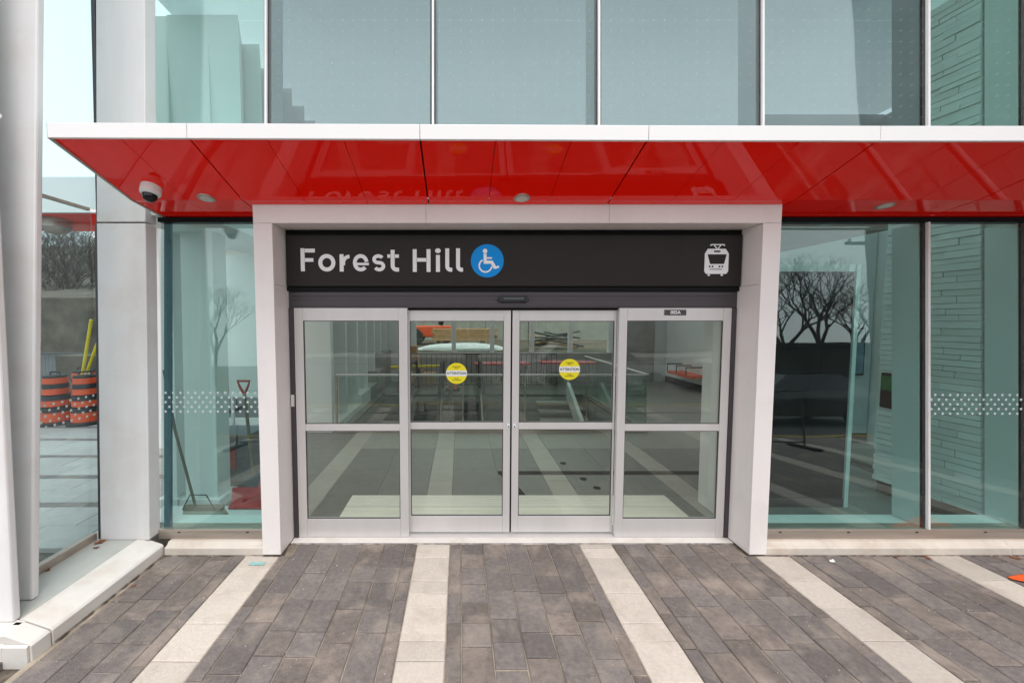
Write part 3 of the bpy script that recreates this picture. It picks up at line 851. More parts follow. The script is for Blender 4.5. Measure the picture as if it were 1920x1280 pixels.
# ------------------------------------------------------------------ interior floor
fl = structure('interior_floor')
fl['label'] = 'grey tiled station floor with pale bands inside the doors'
tm = {}
def tile(cx, cy, wd, ln, kind):
    key = (round(wd, 3), round(ln, 3), kind)
    if key not in tm: tm[key] = stone_mesh('floor_tile', wd - .003, ln - .003, M[kind], .001, .04)
    o = link('floor_tile', tm[key], fl); o.location = (cx, cy, 0)
rest_d, rest_l = MB(), MB()
for b in BANDS:
    if -3.2 < b < 6.2:
        y = 4.565
        while y < 7.15:
            if abs(b) < 5: tile(b, y + .215, .305, .43, 'light_tile')
            y += .43
        rest_l.box(b - .1525, b + .1525, 3.865, 4.563, -.04, -.001)
        x = b + .1525
        for wd in (.599, .599):
            y = 4.565
            while y < 7.15:
                tile(x + wd / 2, y + .43, wd, .86, 'tile' if y < 6.2 else 'light_tile')
                y += .86
            rest_d.box(x + .001, x + wd - .001, 3.865, 4.563, -.04, -.001)
            x += wd
rest_d.box(-3.3, -1.90, 3.865, 7.14, -.045, -.006)
rest_d.box(-3.3, WX0, 7.15, 14, -.04, -.002).box(WX1, 12, 7.15, 14, -.04, -.002).box(WX0, WX1, WY1, 14, -.04, -.002)
part('floor_beyond', rest_d, M['tile'], fl)
part('band_edges', rest_l, M['light_tile'], fl)
part('inlay_strip', MB().box(.52, 4.3, 5.20, 5.33, 0.0005, .002), M['black'], fl)
part('inlay_strip', MB().hexa([(.66, 4.565, .0025), (.79, 4.565, .0025), (.62, 5.325, .0025), (.52, 5.325, .0025), (.66, 4.565, .0035), (.79, 4.565, .0035), (.62, 5.325, .0035), (.52, 5.325, .0035)]), M['black'], fl)
for x, y in ((1.50, 5.62), (1.62, 5.06), (1.70, 4.78)):
    part('floor_cover', MB().lathe([(.045, .0), (.045, .003)], (x, y, .0035), 20), M['black'], fl)
gr = thing('entrance_grille', 'pale slatted entrance mat just inside the doors', 'floor grille', (.6, 4.2, 0))
y = 3.89
while y < 4.52:
    part('slat', MB().box(-1.27, 2.42, y, y + .048, -.0, .010), M['mat_plank'], gr)
    y += .052

# ------------------------------------------------------------------ interior walls, ceiling
ceil = structure('interior_ceiling')
y = 3.95
while y < 14.3:
    z = 5.45
    cp = MB(); sheet(cp, -3.2, 6.9, y, y + .7185, z + .01)
    part('ceiling_panel', cp, M['frosted'], ceil)  # ceiling made see-through to skylight, an addition that lifts the interior
    y += .72
lw = thing('pleated_wall', 'white pleated inner wall behind the left door panel', 'wall', (-2.5, 7.3, 0))
part('end_panel', MB().box(-3.25, -2.36, 7.20, 7.34, 0, 5.4), M['int_white'], lw)
y = 7.36
while y < 13.0:
    h_ = 1.05 if y > 11.8 else (.62 if y > 10.7 else (.32 if y > 9.2 else .12))
    part('wall_fin', MB().box(-2.95, -2.40, y, y + .10, h_, 5.4), M['int_white'], lw)
    part('frosted_pane', MB().box(-2.80, -2.79, y + .102, y + .918, h_, 5.4), M['frosted'], lw)
    part('wall_post', MB().box(-2.79, -2.70, y + .48, y + .52, h_, 5.4), M['int_white'], lw)
    part('sill_block', MB().box(-3.2, -2.30, y, y + .919, 0, h_ - .002), M['int_white'] if y < 10 else M['concrete'], lw)
    y += .92
y = 4.5
while y < 7.0:
    part('upper_pleat', MB().prism([(-3.2, y), (-2.42, y), (-2.62, y + .44), (-3.2, y + .44)], 'z', 3.25, 5.4), M['int_white'], lw)
    y += .46
part('upper_band', MB().box(-3.2, -2.40, 3.95, 7.19, 3.05, 3.249), M['int_white'], lw)
# tall interior columns seen behind the narrow pane
for (x0, x1, y0, y1, lb) in ((-3.06, -2.70, 4.30, 4.55, 'pale interior column behind the leaning broom'), (-3.30, -3.15, 4.3, 4.45, 'slim interior post beside the corner column'),
                             (-3.55, -3.35, 5.3, 5.5, 'farther slim interior post behind the narrow pane')):
    c_ = thing('interior_column', lb, 'column', ((x0 + x1) / 2, y0, 0), 'white interior columns')
    part('shaft', MB().lean(x0, x1, y0, y1, .10, 5.4, .04, -.01), M['int_white'], c_, bevel=.008)
    part('foot_plate', MB().box(x0 - .05, x1 + .05, y0 - .05, y1 + .05, 0, .10), M['int_white'], c_)
t = thing('hanging_screen', 'white screen panel hanging beyond the bin behind the narrow pane', 'panel', (-2.6, 5.4, 0))
part('panel', MB().box(-3.22, -2.76, 5.46, 5.50, 1.0, 2.96), M['int_white'], t)
part('leg', MB().box(-3.20, -3.17, 5.46, 5.50, 0, 1.0), M['int_white'], t); part('leg', MB().box(-2.80, -2.77, 5.46, 5.50, 0, 1.0), M['int_white'], t)

# window wall at the back and low concrete wall
bw = thing('rear_window_wall', 'far window wall over a low concrete wall at the back of the hall', 'window wall', (0, 13.4, 0))
part('low_wall', MB().box(-1.6, 5.2, 13.2, 13.5, 0, .95), M['concrete'], bw)
part('wall', MB().box(-3.2, -1.602, 13.2, 13.5, 0, 5.4), M['int_white'], bw)
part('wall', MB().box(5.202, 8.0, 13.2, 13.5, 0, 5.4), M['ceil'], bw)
part('door_panel', MB().box(5.6, 6.5, 13.15, 13.198, 0, 2.1), M['concrete'], bw)
for x in (-1.55, -.20, 1.10, 2.45, 3.75, 5.1):
    part('mullion', MB().box(x - .07, x + .07, 13.3, 13.46, .952, 5.4), M['int_white'], bw)
for a, b in ((-1.48, -.27), (-.13, 1.03), (1.17, 2.38), (2.52, 3.68), (3.82, 5.03)):
    part('window_pane', MB().box(a, b, 13.37, 13.382, .952, 5.4), M['bal'], bw)
rw = thing('side_wall', 'pale right wall of the hall with dark skirting', 'wall', (6.9, 10, 0))
part('wall_panel', MB().box(6.92, 7.10, 7.6, 13.19, .20, 5.4), M['int_white'], rw)
part('skirting', MB().box(6.90, 7.10, 7.6, 13.19, 0, .198), M['black'], rw)
t = thing('wall_bench', 'orange bench with dark arms on the right wall of the hall', 'bench', (6.7, 11.2, 0))
part('seat', MB().box(6.45, 6.89, 11.0, 12.2, .42, .50), M['orange'], t)
for y in (11.1, 11.6, 12.1):
    part('arm', MB().tube([(6.4, y, .50), (6.4, y, .72), (6.85, y, .72)], .018, 6), M['dark'], t)

# white brick wall at the right
bk = thing('white_brick_wall', 'pale long brick wall standing behind the right hand panes', 'brick wall', (5.05, 4.72, 0))
BX, BY0, BY1 = 5.05, 3.79, 4.72
bk.rotation_euler = (0, 0, R(7.2))
part('mortar_core', MB().hexa([(BX + .012, BY0, .152), (BX + .55, BY0, .152), (BX + .55, BY1 - .01, .152), (BX + .012, BY1 - .01, .152),
                               (BX + .012, BY0 + .28, 5.4), (BX + .55, BY0 + .28, 5.4), (BX + .55, BY1 - .01, 5.4), (BX + .012, BY1 - .01, 5.4)]), M['mortar'], bk)
part('black_base', MB().box(BX + .03, BX + .5, BY0 - .05, BY1 - .02, 0, .15), M['black'], bk)
z = .155; r_ = 0; nb = 0
rnd = random.Random(3)
more = MB()
while z < 5.35:
    h = rnd.choice([.055, .065, .075])
    y0r = BY0 + .0533 * (z - .15)
    cuts = [y0r, BY0 + (.30 if r_ % 3 == 0 else .45 if r_ % 3 == 1 else .18) + rnd.uniform(-.03, .03) + .05 * (z - .15), BY1]
    for a, b in zip(cuts[:-1], cuts[1:]):
        if b - a < .03: continue
        pr = rnd.uniform(0, .020)
        part('brick', MB().box(BX - pr, BX + (.55 if a == y0r else .10), a + .003, b - .003, z, z + h - .006), M['brick'], bk); nb += 1
    more.box(BX + .105, BX + .55, BY1 - .008, BY1 + .02, z, z + h - .006)
    z += h; r_ += 1
part('end_bricks', more, M['brick'], bk, kind='stuff')
t = thing('call_box', 'small black and green help box on the white brick wall', 'call box', (5.0, 4.45, 1.3))
part('box', MB().box(4.985, 5.045, 4.50, 4.64, 1.05, 1.46), M['black'], t, bevel=.004)
part('screen', MB().box(4.980, 4.9845, 4.515, 4.625, 1.26, 1.43), M['green'], t)
# shiny black panel unit
t = thing('black_glass_panel', 'tall black glass screen inside the pane right of the portal', 'screen', (3.5, 4.3, 0))
part('screen_glass', MB().box(2.80, 4.27, 4.30, 4.34, .10, 2.60), M['blackglass'], t)
part('frame_side', MB().box(4.272, 4.315, 4.28, 4.42, .0, 2.68), M['int_white'], t)
part('frame_side', MB().box(2.735, 2.798, 4.10, 4.42, .0, 2.68), M['int_white'], t)
part('frame_top', MB().box(2.80, 4.27, 4.285, 4.42, 2.602, 2.68), M['int_white'], t)
part('frame_bottom', MB().box(2.80, 4.27, 4.285, 4.42, .0, .098), M['dark'], t)
part('back', MB().box(2.80, 4.27, 4.36, 4.42, .10, 2.60), M['dark'], t)
t = thing('far_partition', 'dim pale partition with a framed poster past the black screen', 'partition', (5.5, 6.5, 0))
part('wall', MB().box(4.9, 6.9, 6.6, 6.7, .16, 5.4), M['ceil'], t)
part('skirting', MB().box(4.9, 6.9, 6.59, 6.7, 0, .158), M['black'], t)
po = part('poster_frame', MB().box(6.15, 6.75, 6.555, 6.589, 1.15, 1.95), M['black'], t)
part('poster_sheet', MB().box(6.35, 6.73, 6.55, 6.5545, 1.18, 1.92), M['poster'], po)
# closes the roof behind the ceiling and the right end
t = thing('right_end_wall', 'pale inner wall closing the station behind the far right pane', 'wall', (7, 5, 0))
part('wall', MB().box(6.92, 7.1, 3.85, 7.59, 0, 5.4), M['int_white'], t)

# ------------------------------------------------------------------ balustrades
ba = thing('glass_balustrade', 'clear glass balustrade with steel rail around the escalator well', 'balustrade', (.6, 7.2, 0))
part('handrail', MB().tube([(-2.25, 7.18, 1.07), (3.45, 7.18, 1.07), (3.45, 10.8, 1.07)], .022, 10), M['alu'], ba, smooth=True)
x = -2.22
while x < 3.4:
    part('glass_panel', MB().box(x + .01, min(x + 1.13, 3.42), 7.175, 7.187, .06, 1.04), M['bal'], ba)
    x += 1.14
for y in (7.2, 8.4, 9.6):
    part('glass_panel', MB().box(3.445, 3.457, y + .01, y + 1.18, .06, 1.04), M['bal'], ba)
part('shoe', MB().box(-2.25, 3.47, 7.16, 7.20, 0, .07).box(3.43, 3.47, 7.201, 10.8, 0, .07), M['steel'], ba)
for x in (-1.08, .06, 1.2, 2.34, 3.42):
    part('baluster', MB().box(x - .012, x + .012, 7.19, 7.215, .07, 1.05), M['steel'], ba)
part('end_post', MB().box(-2.28, -2.245, 7.16, 7.20, 0, 1.07), M['steel'], ba)
well = structure('escalator_well', MB().box(WX0 - .1, WX0, WY0, WY1, -4, -.06).box(WX1, WX1 + .1, WY0, WY1, -4, -.06).box(WX0, WX1, WY0 - .1, WY0, -4, -.06).box(WX0, WX1, WY1, WY1 + .1, -4, -.06).box(WX0, WX1, WY0, WY1, -4.1, -4), M['concrete'])
def escalator(x0, label):
    wdt = .85
    t = thing('escalator', label, 'escalator', (x0 + wdt / 2, 10.6, 0), 'escalators')
    top, sl = 10.9, math.tan(R(30))
    def zz(y): return min(0, (y - 10.3) * sl)
    for sx in (x0, x0 + wdt - .06):
        prof = [(11.5, .05), (11.5, .78), (11.3, .9), (10.3, .9), (7.4, .9 + (7.4 - 10.3) * sl), (7.4, .05 + (7.4 - 10.3) * sl), (10.3, .05)]
        part('side_glass', MB().prism(prof, 'x', sx + .022, sx + .036), M['bal'], t)
        part('handrail', MB().tube([(sx + .03, 11.2, .15), (sx + .03, 11.5, .25), (sx + .03, 11.6, .55), (sx + .03, 11.5, .83), (sx + .03, 11.3, .93), (sx + .03, 10.3, .93), (sx + .03, 7.4, .93 + (7.4 - 10.3) * sl)], .04, 8), M['rubber'], t, smooth=True)
        part('side_deck', MB().prism([(11.5, -.1), (11.5, .05), (10.3, .05), (7.4, .05 + (7.4 - 10.3) * sl), (7.4, -.1 + (7.4 - 10.3) * sl), (10.3, -.1)], 'x', sx + .0, sx + .05), M['steel'], t)
    y, z = 10.9, 0
    while y > 7.7:
        y -= .35; z -= .2
        part('step', MB().box(x0 + .09, x0 + wdt - .09, y, y + .349, z - .2, z), M['dark'], t)
    return t
escalator(-1.30, 'left of the two escalators in the well')
escalator(-.25, 'right of the two escalators in the well')
t = thing('well_stair', 'stair with pale stringers on the right side of the well', 'stair', (2.2, 9, 0))
for sx in (2.95,):
    part('stringer', MB().prism([(10.8, -.1), (10.8, .35), (7.4, .35 - 3.4 * .58), (7.4, -.1 - 3.4 * .58)], 'x', sx, sx + .09), M['int_white'], t)
y, z = 10.85, 0
while y > 7.6:
    y -= .29; z -= .17
    part('tread', MB().box(2.095, 3.195, y, y + .30, z - .05, z), M['concrete'], t)

# things standing in the hall
def cone(loc, lb):
    t = thing('traffic_cone', lb, 'cone', loc)
    for nm, mb, m in (('cone_body', MB().lathe([(.16, .03), (.03, .70), (.02, .70)], n=20), M['orange']), ('base', MB().box(-.2, .2, -.2, .2, 0, .03), M['rubber']), ('collar', MB().lathe([(.098, .40), (.066, .52)], n=20), M['reflective'])):
        o = link(nm, mb.mesh(nm, m, True), t); o.location = (0, 0, 0)
t = thing('guard_rail', 'dark steel guard rail standing across the far landing of the hall', 'railing', (.4, 11.75, 0))
part('top_rail', MB().tube([(-1.6, 11.78, 1.05), (2.9, 11.78, 1.05)], .022, 8), M['dark'], t)
part('lower_rail', MB().tube([(-1.6, 11.78, .12), (2.9, 11.78, .12)], .016, 8), M['dark'], t)
for k in range(31):
    part('baluster', MB().box(-1.6 + k * .15 - .007, -1.6 + k * .15 + .007, 11.773, 11.787, .13, 1.04), M['dark'], t)
t = thing('carton_stack', 'stack of brown cartons left of the escalators by the low wall', 'cartons', (-1.6, 12.4, 0))
for i, (a, b, c, d) in enumerate([(-1.9, -1.2, 0, .5), (-1.85, -1.3, .5, .95), (-1.15, -.75, 0, .4), (-1.8, -1.35, .95, 1.25)]):
    part('carton', MB().box(a, b, 12.1 + .02 * i, 12.7, c, d - .004), M['lumber'], t, bevel=.004)
t = thing('yellow_pipe', 'yellow pipe lying across the cartons at the back of the hall', 'pipe', (-1.2, 12, .7))
part('tube', MB().tube([(-2.1, 12.0, .62), (-.5, 12.0, .66)], .05, 10), M['ypaint'], t, smooth=True)
part('bracket', MB().box(-1.3, -1.2, 11.98, 12.04, 0, .58), M['dark'], t)
cone((-.20, 11.6, 0), 'orange cone on the far landing beyond the escalators')
def table(x, y, rz, lb):
    t = thing('folding_table', lb, 'table', (x, y, 0), 'red folding tables')
    t.rotation_euler = (0, 0, rz)
    for nm, mb, m in [('table_top', MB().box(-.85, .85, -.35, .35, .70, .74), M['redplastic'])] + [('leg', MB().tube([(a, b, 0), (a * .93, b, .70)], .018, 6), M['alu']) for a in (-.75, 0, .75) for b in (-.3, .3)]:
        o = link(nm, mb.mesh(nm, m), t); o.location = (0, 0, 0)
table(1.3, 12.2, .10, 'nearer red topped folding table by the low concrete wall')
table(3.4, 12.5, -.08, 'farther right red topped folding table by the low concrete wall')

structure('dropped_ceiling', MB().box(1.9, 4.30, 4.02, 7.0, 2.98, 3.10), M['concrete'])
# ------------------------------------------------------------------ tools behind the narrow pane
t = thing('push_broom', 'worn push broom leaning behind the narrow pane', 'broom', (-2.5, 3.85, 0))
part('handle', MB().tube([(-2.62, 3.82, .22), (-2.78, 3.80, 1.00), (-2.85, 3.78, 1.60)], .013, 10), M['wood'], t, smooth=True)
part('broom_block', MB().box(-2.74, -2.36, 3.80, 3.87, .195, .235), M['wood'], t, bevel=.006)
part('bristles', MB().hexa([(-2.76, 3.79, .105), (-2.33, 3.79, .105), (-2.33, 3.89, .105), (-2.76, 3.89, .105), (-2.735, 3.805, .195), (-2.365, 3.805, .195), (-2.365, 3.865, .195), (-2.735, 3.865, .195)]), M['bristle'], t)
part('brace', MB().tube([(-2.74, 3.80, .21), (-2.66, 3.80, .36), (-2.50, 3.80, .36), (-2.42, 3.80, .21)], .006, 6), M['rubber'], t)
fl2 = structure('window_ledge', MB().box(-3.15, -1.60, 3.762, 4.10, 0, .104), M['int_white'])
def partx(dx, name, mb, *a_, **k_):
    mb.v = [(p[0] + dx, p[1], p[2]) for p in mb.v]
    return part(name, mb, *a_, **k_)
t = thing('tool_bin', 'grey plastic tool bin with red lid panel behind the narrow pane', 'bin', (-2.45, 4.7, 0))
partx(-0.33, 'bin_body', MB().hexa([(-2.60, 4.72, 0.10), (-2.28, 4.72, .10), (-2.28, 5.05, .10), (-2.60, 5.05, .10), (-2.66, 4.68, .68), (-2.22, 4.68, .68), (-2.22, 5.1, .68), (-2.66, 5.1, .68)]), M['greyplastic'], t, bevel=.01)
partx(-0.33, 'rim', MB().box(-2.68, -2.20, 4.66, 5.12, .66, .70), M['greyplastic'], t, bevel=.005)
partx(-0.33, 'side_panel', MB().box(-2.56, -2.38, 4.672, 4.69, .28, .52), M['redplastic'], t)
partx(-0.33, 'grip', MB().tube([(-2.54, 4.665, .62), (-2.54, 4.65, .57), (-2.44, 4.65, .57), (-2.44, 4.665, .62)], .008, 6), M['black'], t)
partx(-0.33, 'foot', MB().box(-2.60, -2.28, 4.72, 5.05, 0, .099), M['greyplastic'], t)
t = thing('scoop_shovel', 'shovel with red D grip standing behind the narrow pane', 'shovel', (-2.15, 4.2, 0))
partx(-0.1, 'shaft', MB().tube([(-2.24, 4.25, 1.28), (-2.14, 4.20, .40)], .017, 10), M['wood'], t, smooth=True)
partx(-0.1, 'grip', MB().tube([(-2.24, 4.25, 1.27), (-2.20, 4.25, 1.36), (-2.18, 4.25, 1.42), (-2.31, 4.25, 1.42), (-2.29, 4.25, 1.36), (-2.24, 4.25, 1.27)], .014, 8), M['redplastic'], t)
partx(-0.1, 'blade', MB().hexa([(-2.26, 4.17, .02), (-2.02, 4.17, .02), (-2.02, 4.19, .02), (-2.26, 4.19, .02), (-2.24, 4.19, .40), (-2.04, 4.19, .40), (-2.04, 4.21, .40), (-2.24, 4.21, .40)]), M['greyplastic'], t)
t = thing('snow_shovel', 'red plastic snow shovel blade resting low behind the narrow pane', 'snow shovel', (-2.1, 4.0, .1))
partx(-0.1, 'blade', MB().prism([(4.02, .108), (4.10, .13), (4.12, .30), (4.105, .30), (4.08, .15), (4.01, .125)], 'x', -2.32, -1.86), M['redplastic'], t)
partx(-0.1, 'socket', MB().tube([(-2.06, 4.10, .20), (-2.02, 4.30, .55)], .02, 8), M['redplastic'], t)
partx(-0.1, 'shaft', MB().tube([(-2.02, 4.30, .55), (-1.92, 4.62, 1.25)], .015, 8), M['wood'], t)

# ------------------------------------------------------------------ yard behind the hall
yg = structure('yard_ground', MB().box(-14, 30, 13.6, 34, -.04, .82), M['grass'])
rwl = thing('retaining_wall', 'weathered concrete retaining wall behind the yard', 'retaining wall', (0, 24, 0))
for i in range(16):
    part('wall_block', MB().box(-14 + i * 2.6, -14 + i * 2.6 + 2.57, 24 + random.uniform(0, .04), 24.5, .8, 3.6), M['concrete'], rwl)
part('fence_rail', MB().tube([(-14, 24.2, 4.8), (27, 24.2, 4.8)], .04, 6), M['fence'], rwl)
hill = structure('hillside', MB().hexa([(-60, 24.6, 0), (60, 24.6, 0), (60, 90, 0), (-60, 90, 0), (-60, 24.6, 3.4), (60, 24.6, 3.4), (60, 90, 14), (-60, 90, 14)]), M['grass'])
sn = MB()
def mound(mb, cx, cy, rx, ry, h, z0, n=16, seed=1):
    rr = random.Random(seed)
    vs, fs = [], []
    for j in range(6):
        t_ = j / 5
        for i in range(n):
            a = 2 * math.pi * i / n
            q = 1 - t_ ** 1.6
            k = rr.uniform(.88, 1.1) if j < 5 else 1
            vs.append((cx + rx * q * k * math.cos(a), cy + ry * q * k * math.sin(a), z0 + h * (1 - (1 - t_) ** 2) * rr.uniform(.9, 1.05)))
    for j in range(5):
        for i in range(n):
            fs.append((j * n + i, j * n + (i + 1) % n, (j + 1) * n + (i + 1) % n, (j + 1) * n + i))
    mb.add(vs, fs)
mound(sn, .1, 16.5, 1.9, .8, .30, .80, seed=2)
tag(part('snow_pile', sn, M['snow'], smooth=True), 'low white snow pile outside the rear windows', 'snow pile')
t = thing('lumber_stack', 'stack of tan boards in the yard behind the snow pile', 'lumber', (0, 18, .8))
for r in range(5):
    for c_ in range(4):
        part('board', MB().box(-1.2 + random.uniform(-.1, .1), 1.6 + random.uniform(-.2, .2), 18 + c_ * .22, 18.2 + c_ * .22, 1.1 + r * .11, 1.2 + r * .11), M['lumber'], t)
part('bearer', MB().box(-.9, -.75, 17.95, 18.95, .82, 1.098), M['wood'], t); part('bearer', MB().box(1.0, 1.15, 17.95, 18.95, .82, 1.098), M['wood'], t)
t = thing('scrap_pile', 'heap of grey pipes and rebar in the yard outside the windows', 'scrap pile', (4.0, 17, .8))
for i in range(20):
    a = random.uniform(-.35, .35)
    cx, cy, cz = 4.1 + random.uniform(-.4, .4), 17 + random.uniform(-.4, .4), .95 + random.uniform(0, .5)
    dx = .75
    part('pipe', MB().tube([(cx - dx, cy, cz - a * .4), (cx + dx, cy + a, max(.9, cz + a * .6))], .04, 6), M['fence'] if i % 3 else M['lumber'], t)
t = thing('boom_lift', 'orange boom lift parked in the yard beside the lumber', 'boom lift', (-1.2, 19.6, .8))
part('chassis', MB().box(-2.6, -.4, 19.4, 20.6, 1.2, 1.75), M['orange'], t, bevel=.05)
for x in (-2.2, -.8):
    part('wheel', MB().lathe([(.40, 0), (.40, .25)], (x, 19.2, 1.22), 20, 'y'), M['rubber'], t)
    part('wheel', MB().lathe([(.40, 0), (.40, .25)], (x, 20.55, 1.22), 20, 'y'), M['rubber'], t)
part('boom_lower', MB().tube([(-1.0, 20, 1.8), (-.1, 20, 3.6)], .12, 6), M['black'], t)
part('boom_upper', MB().tube([(-.1, 20, 3.6), (-1.6, 20, 4.6)], .10, 6), M['orange'], t)
bs = MB()
for p, q in (((-2.2, 1.9), (-2.2, 3.1)), ((-1.3, 1.9), (-1.3, 3.1)), ((-2.2, 3.1), (-1.3, 3.1)), ((-2.2, 2.5), (-1.3, 2.5)), ((-1.75, 1.9), (-1.75, 3.1))):
    bs.tube([(p[0], 19.5, p[1]), (q[0], 19.5, q[1])], .03, 6)
part('basket', bs, M['orange'], t)

# ------------------------------------------------------------------ trees
def tree_mesh(seed, H=8.0, depth=6, spread=.55, trunk=.16):
    rr = random.Random(seed)
    tk, br = MB(), MB()
    def grow(p, d, ln, r, lev):
        q = p + d * ln
        mid = p + d * ln * .5 + Vector((rr.uniform(-1, 1), rr.uniform(-1, 1), rr.uniform(-.3, .6))) * ln * .07
        (tk if lev <= 1 else br).tube([p, mid, q], [r, r * .85, r * .68], 6 if lev < 2 else 3, caps=False)
        if lev >= depth: return
        n = 3 if lev in (0, 1, 3) else rr.choice([2, 2, 3])
        for i in range(n):
            az = 2 * math.pi * (i + rr.uniform(0, .8)) / n
            side = Vector((math.cos(az), math.sin(az), 0))
            nd = (d + side * rr.uniform(spread * .6, spread * 1.35) + Vector((0, 0, .10))).normalized()
            grow(q - d * ln * rr.uniform(0, .18), nd, ln * rr.uniform(.62, .84), r * rr.uniform(.52, .68), lev + 1)
    grow(Vector((0, 0, 0)), Vector((rr.uniform(-.05, .05), rr.uniform(-.05, .05), 1)).normalized(), H * .24, trunk, 0)
    return tk.mesh('trunk', M['bark'], True), br.mesh('crown', M['bark'])
TM = [tree_mesh(11, depth=7), tree_mesh(23, spread=.7, depth=7), tree_mesh(31, H=9, spread=.5, depth=7), tree_mesh(47, H=8.5, spread=.62, depth=7)]
TREES = []
def tree(x, y, z, s, k, lb, grp):
    t = thing('bare_tree', lb, 'tree', (x, y, z), grp)
    t.rotation_euler = (0, 0, random.uniform(0, 6.28)); t.scale = (s, s, s)
    for nm, me in zip(('trunk', 'crown'), TM[k % 4]):
        o = link(nm, me, t); o.location = (0, 0, 0)
left = [(-30.5, 31), (-33, 33), (-36, 30.8), (-39, 34), (-28.5, 34.5), (-42, 32), (-31.5, 37), (-35, 38), (-39.5, 40), (-27, 39), (-45, 38), (-33, 43), (-37.5, 45)]
left += [(-29.5 - 1.5 * i, 30.2 + (i % 3) * 1.1) for i in range(10)]
left += [(x + random.uniform(-1, 1), y + random.uniform(2, 5)) for x, y in left[:9]]
names = ['forked', 'slender', 'broad', 'crooked', 'tall', 'dense', 'thin', 'spreading', 'upright', 'short', 'ragged', 'old', 'young', 'pale', 'stout', 'twiggy', 'bent', 'leafless', 'grey', 'narrow', 'wide', 'back row', 'rough', 'mossy', 'lean', 'double', 'heavy', 'straight', 'tangled', 'split', 'bushy', 'last']
for i, (x, y) in enumerate(left):
    tree(x, y, (.3 + (y - 29.3) * .5) if y < 33 else 2.0 + (y - 33) * .4, random.uniform(.95, 1.3), i, names[i] + ' bare tree on the bank seen through the left glass', 'bare trees on the far bank')
refl = [(20.5, -18, 1.3), (24.0, -19, 1.35), (27.5, -20, 1.25), (16.5, -20, 1.3), (31, -21, 1.2)]
for i, (x, y, s) in enumerate(refl):
    tree(x, y, 0, s, i + 1, ['nearest', 'second', 'third', 'leftmost', 'farthest'][i] + ' bare tree reflected in the pane right of the portal', 'bare trees across the street')
for i, (x, y, s) in enumerate([(-8, -24, 1.0), (0, -26, 1.1), (7, -25, .95), (3, 38, 1.1), (-6, 40, 1.2), (10, 42, 1.1), (-20, -25, 1.2)]):
    tree(x, y, 0 if y < 0 else 5.5, s, i, ['small', 'round', 'loose', 'yard side', 'hill side', 'far right', 'street end'][i] + ' bare tree standing away from the station', 'bare trees around the station')

# ------------------------------------------------------------------ left distance: road, bank, fence, second canopy
road = structure('side_road', MB().box(-80, -3.6, 8.3, 29.0, -.05, -.02), M['asphalt'])
structure('side_kerb', MB().box(-80, -3.6, 29.0, 29.3, -.05, .14), M['kerb'])
structure('bank', MB().hexa([(-80, 29.3, -.05), (-14, 29.3, -.05), (-14, 33, -.05), (-80, 33, -.05), (-80, 29.3, .05), (-14, 29.3, .05), (-14, 33, 2.0), (-80, 33, 2.0)]).hexa([(-80, 33.001, -.05), (-14, 33.001, -.05), (-14, 60, -.05), (-80, 60, -.05), (-80, 33.001, 2.0), (-14, 33.001, 2.0), (-14, 60, 13), (-80, 60, 13)]), M['grass'])
t = thing('board_fence', 'weathered board fence halfway up the bank behind the road', 'fence', (-36, 32, .5))
for i in range(60):
    x = -50 + i * .5
    part('board', MB().box(x, x + .34, 33.6, 33.64, 1.9, 3.2 + random.uniform(-.05, .05)), M['fenceboard'], t)
t = thing('distant_canopy', 'second white edged canopy with dull red underside beyond the left glass', 'canopy', (-6, 6.6, 3.7))
part('fascia', MB().box(-13, -4.6, 6.0, 6.06, 3.68, 4.20), M['fascia'], t)
part('soffit', MB().hexa([(-13, 6.061, 3.70), (-4.6, 6.061, 3.70), (-4.6, 7.1, 3.62), (-13, 6.7, 3.62), (-13, 6.061, 3.76), (-4.6, 6.061, 3.76), (-4.6, 7.1, 3.70), (-13, 6.7, 3.70)]), M['red'], t)
part('top_sheet', MB().box(-13, -4.6, 6.061, 7.2, 4.10, 4.18), M['fascia'], t)
part('post', MB().box(-12.6, -12.3, 6.3, 6.6, 0, 3.62), M['white_steel'], t); part('post', MB().box(-4.95, -4.7, 6.3, 6.6, 0, 3.62), M['white_steel'], t)
t = thing('canopy_lamp', 'grey round lamp under the second canopy beyond the left glass', 'light', (-6.45, 6.4, 3.6))
part('lamp_body', MB().lathe([(.19, .08), (.20, -.06), (.12, -.14), (.02, -.16)], (-6.45, 6.4, 3.6), 24), M['steel'], t, smooth=True)

def barrel_parts(t):
    bands = [(.29, .06, .26, 'orange'), (.272, .26, .36, 'rubber'), (.262, .38, .50, 'orange'), (.25, .50, .60, 'rubber'), (.242, .62, .74, 'orange'), (.232, .74, .84, 'rubber'), (.224, .84, .96, 'orange')]
    for r, a, b, m in bands:
        o = link('barrel_band', MB().lathe([(r + .006, a), (r, b - .004)], n=28).mesh('barrel_band', M[m], True), t); o.location = (0, 0, 0)
    for nm, mb, m in (('base', MB().lathe([(.38, 0), (.38, .05), (.30, .07)], n=28), 'rubber'), ('lid', MB().lathe([(.222, .956), (.215, 1.0), (.1, 1.01)], n=28), 'rubber'),
                      ('handle', MB().tube([(-.12, 0, 1.0), (-.10, 0, 1.07), (.10, 0, 1.07), (.12, 0, 1.0)], .016, 8), 'rubber')):
        o = link(nm, mb.mesh(nm, M[m], True), t); o.location = (0, 0, 0)
b0 = thing('traffic_barrel', 'left orange and black traffic barrel nearest the outer column', 'barrel', (-8.10, 7.85, 0), 'traffic barrels by the side road')
barrel_parts(b0)
b0.scale = (.84, .84, .97)
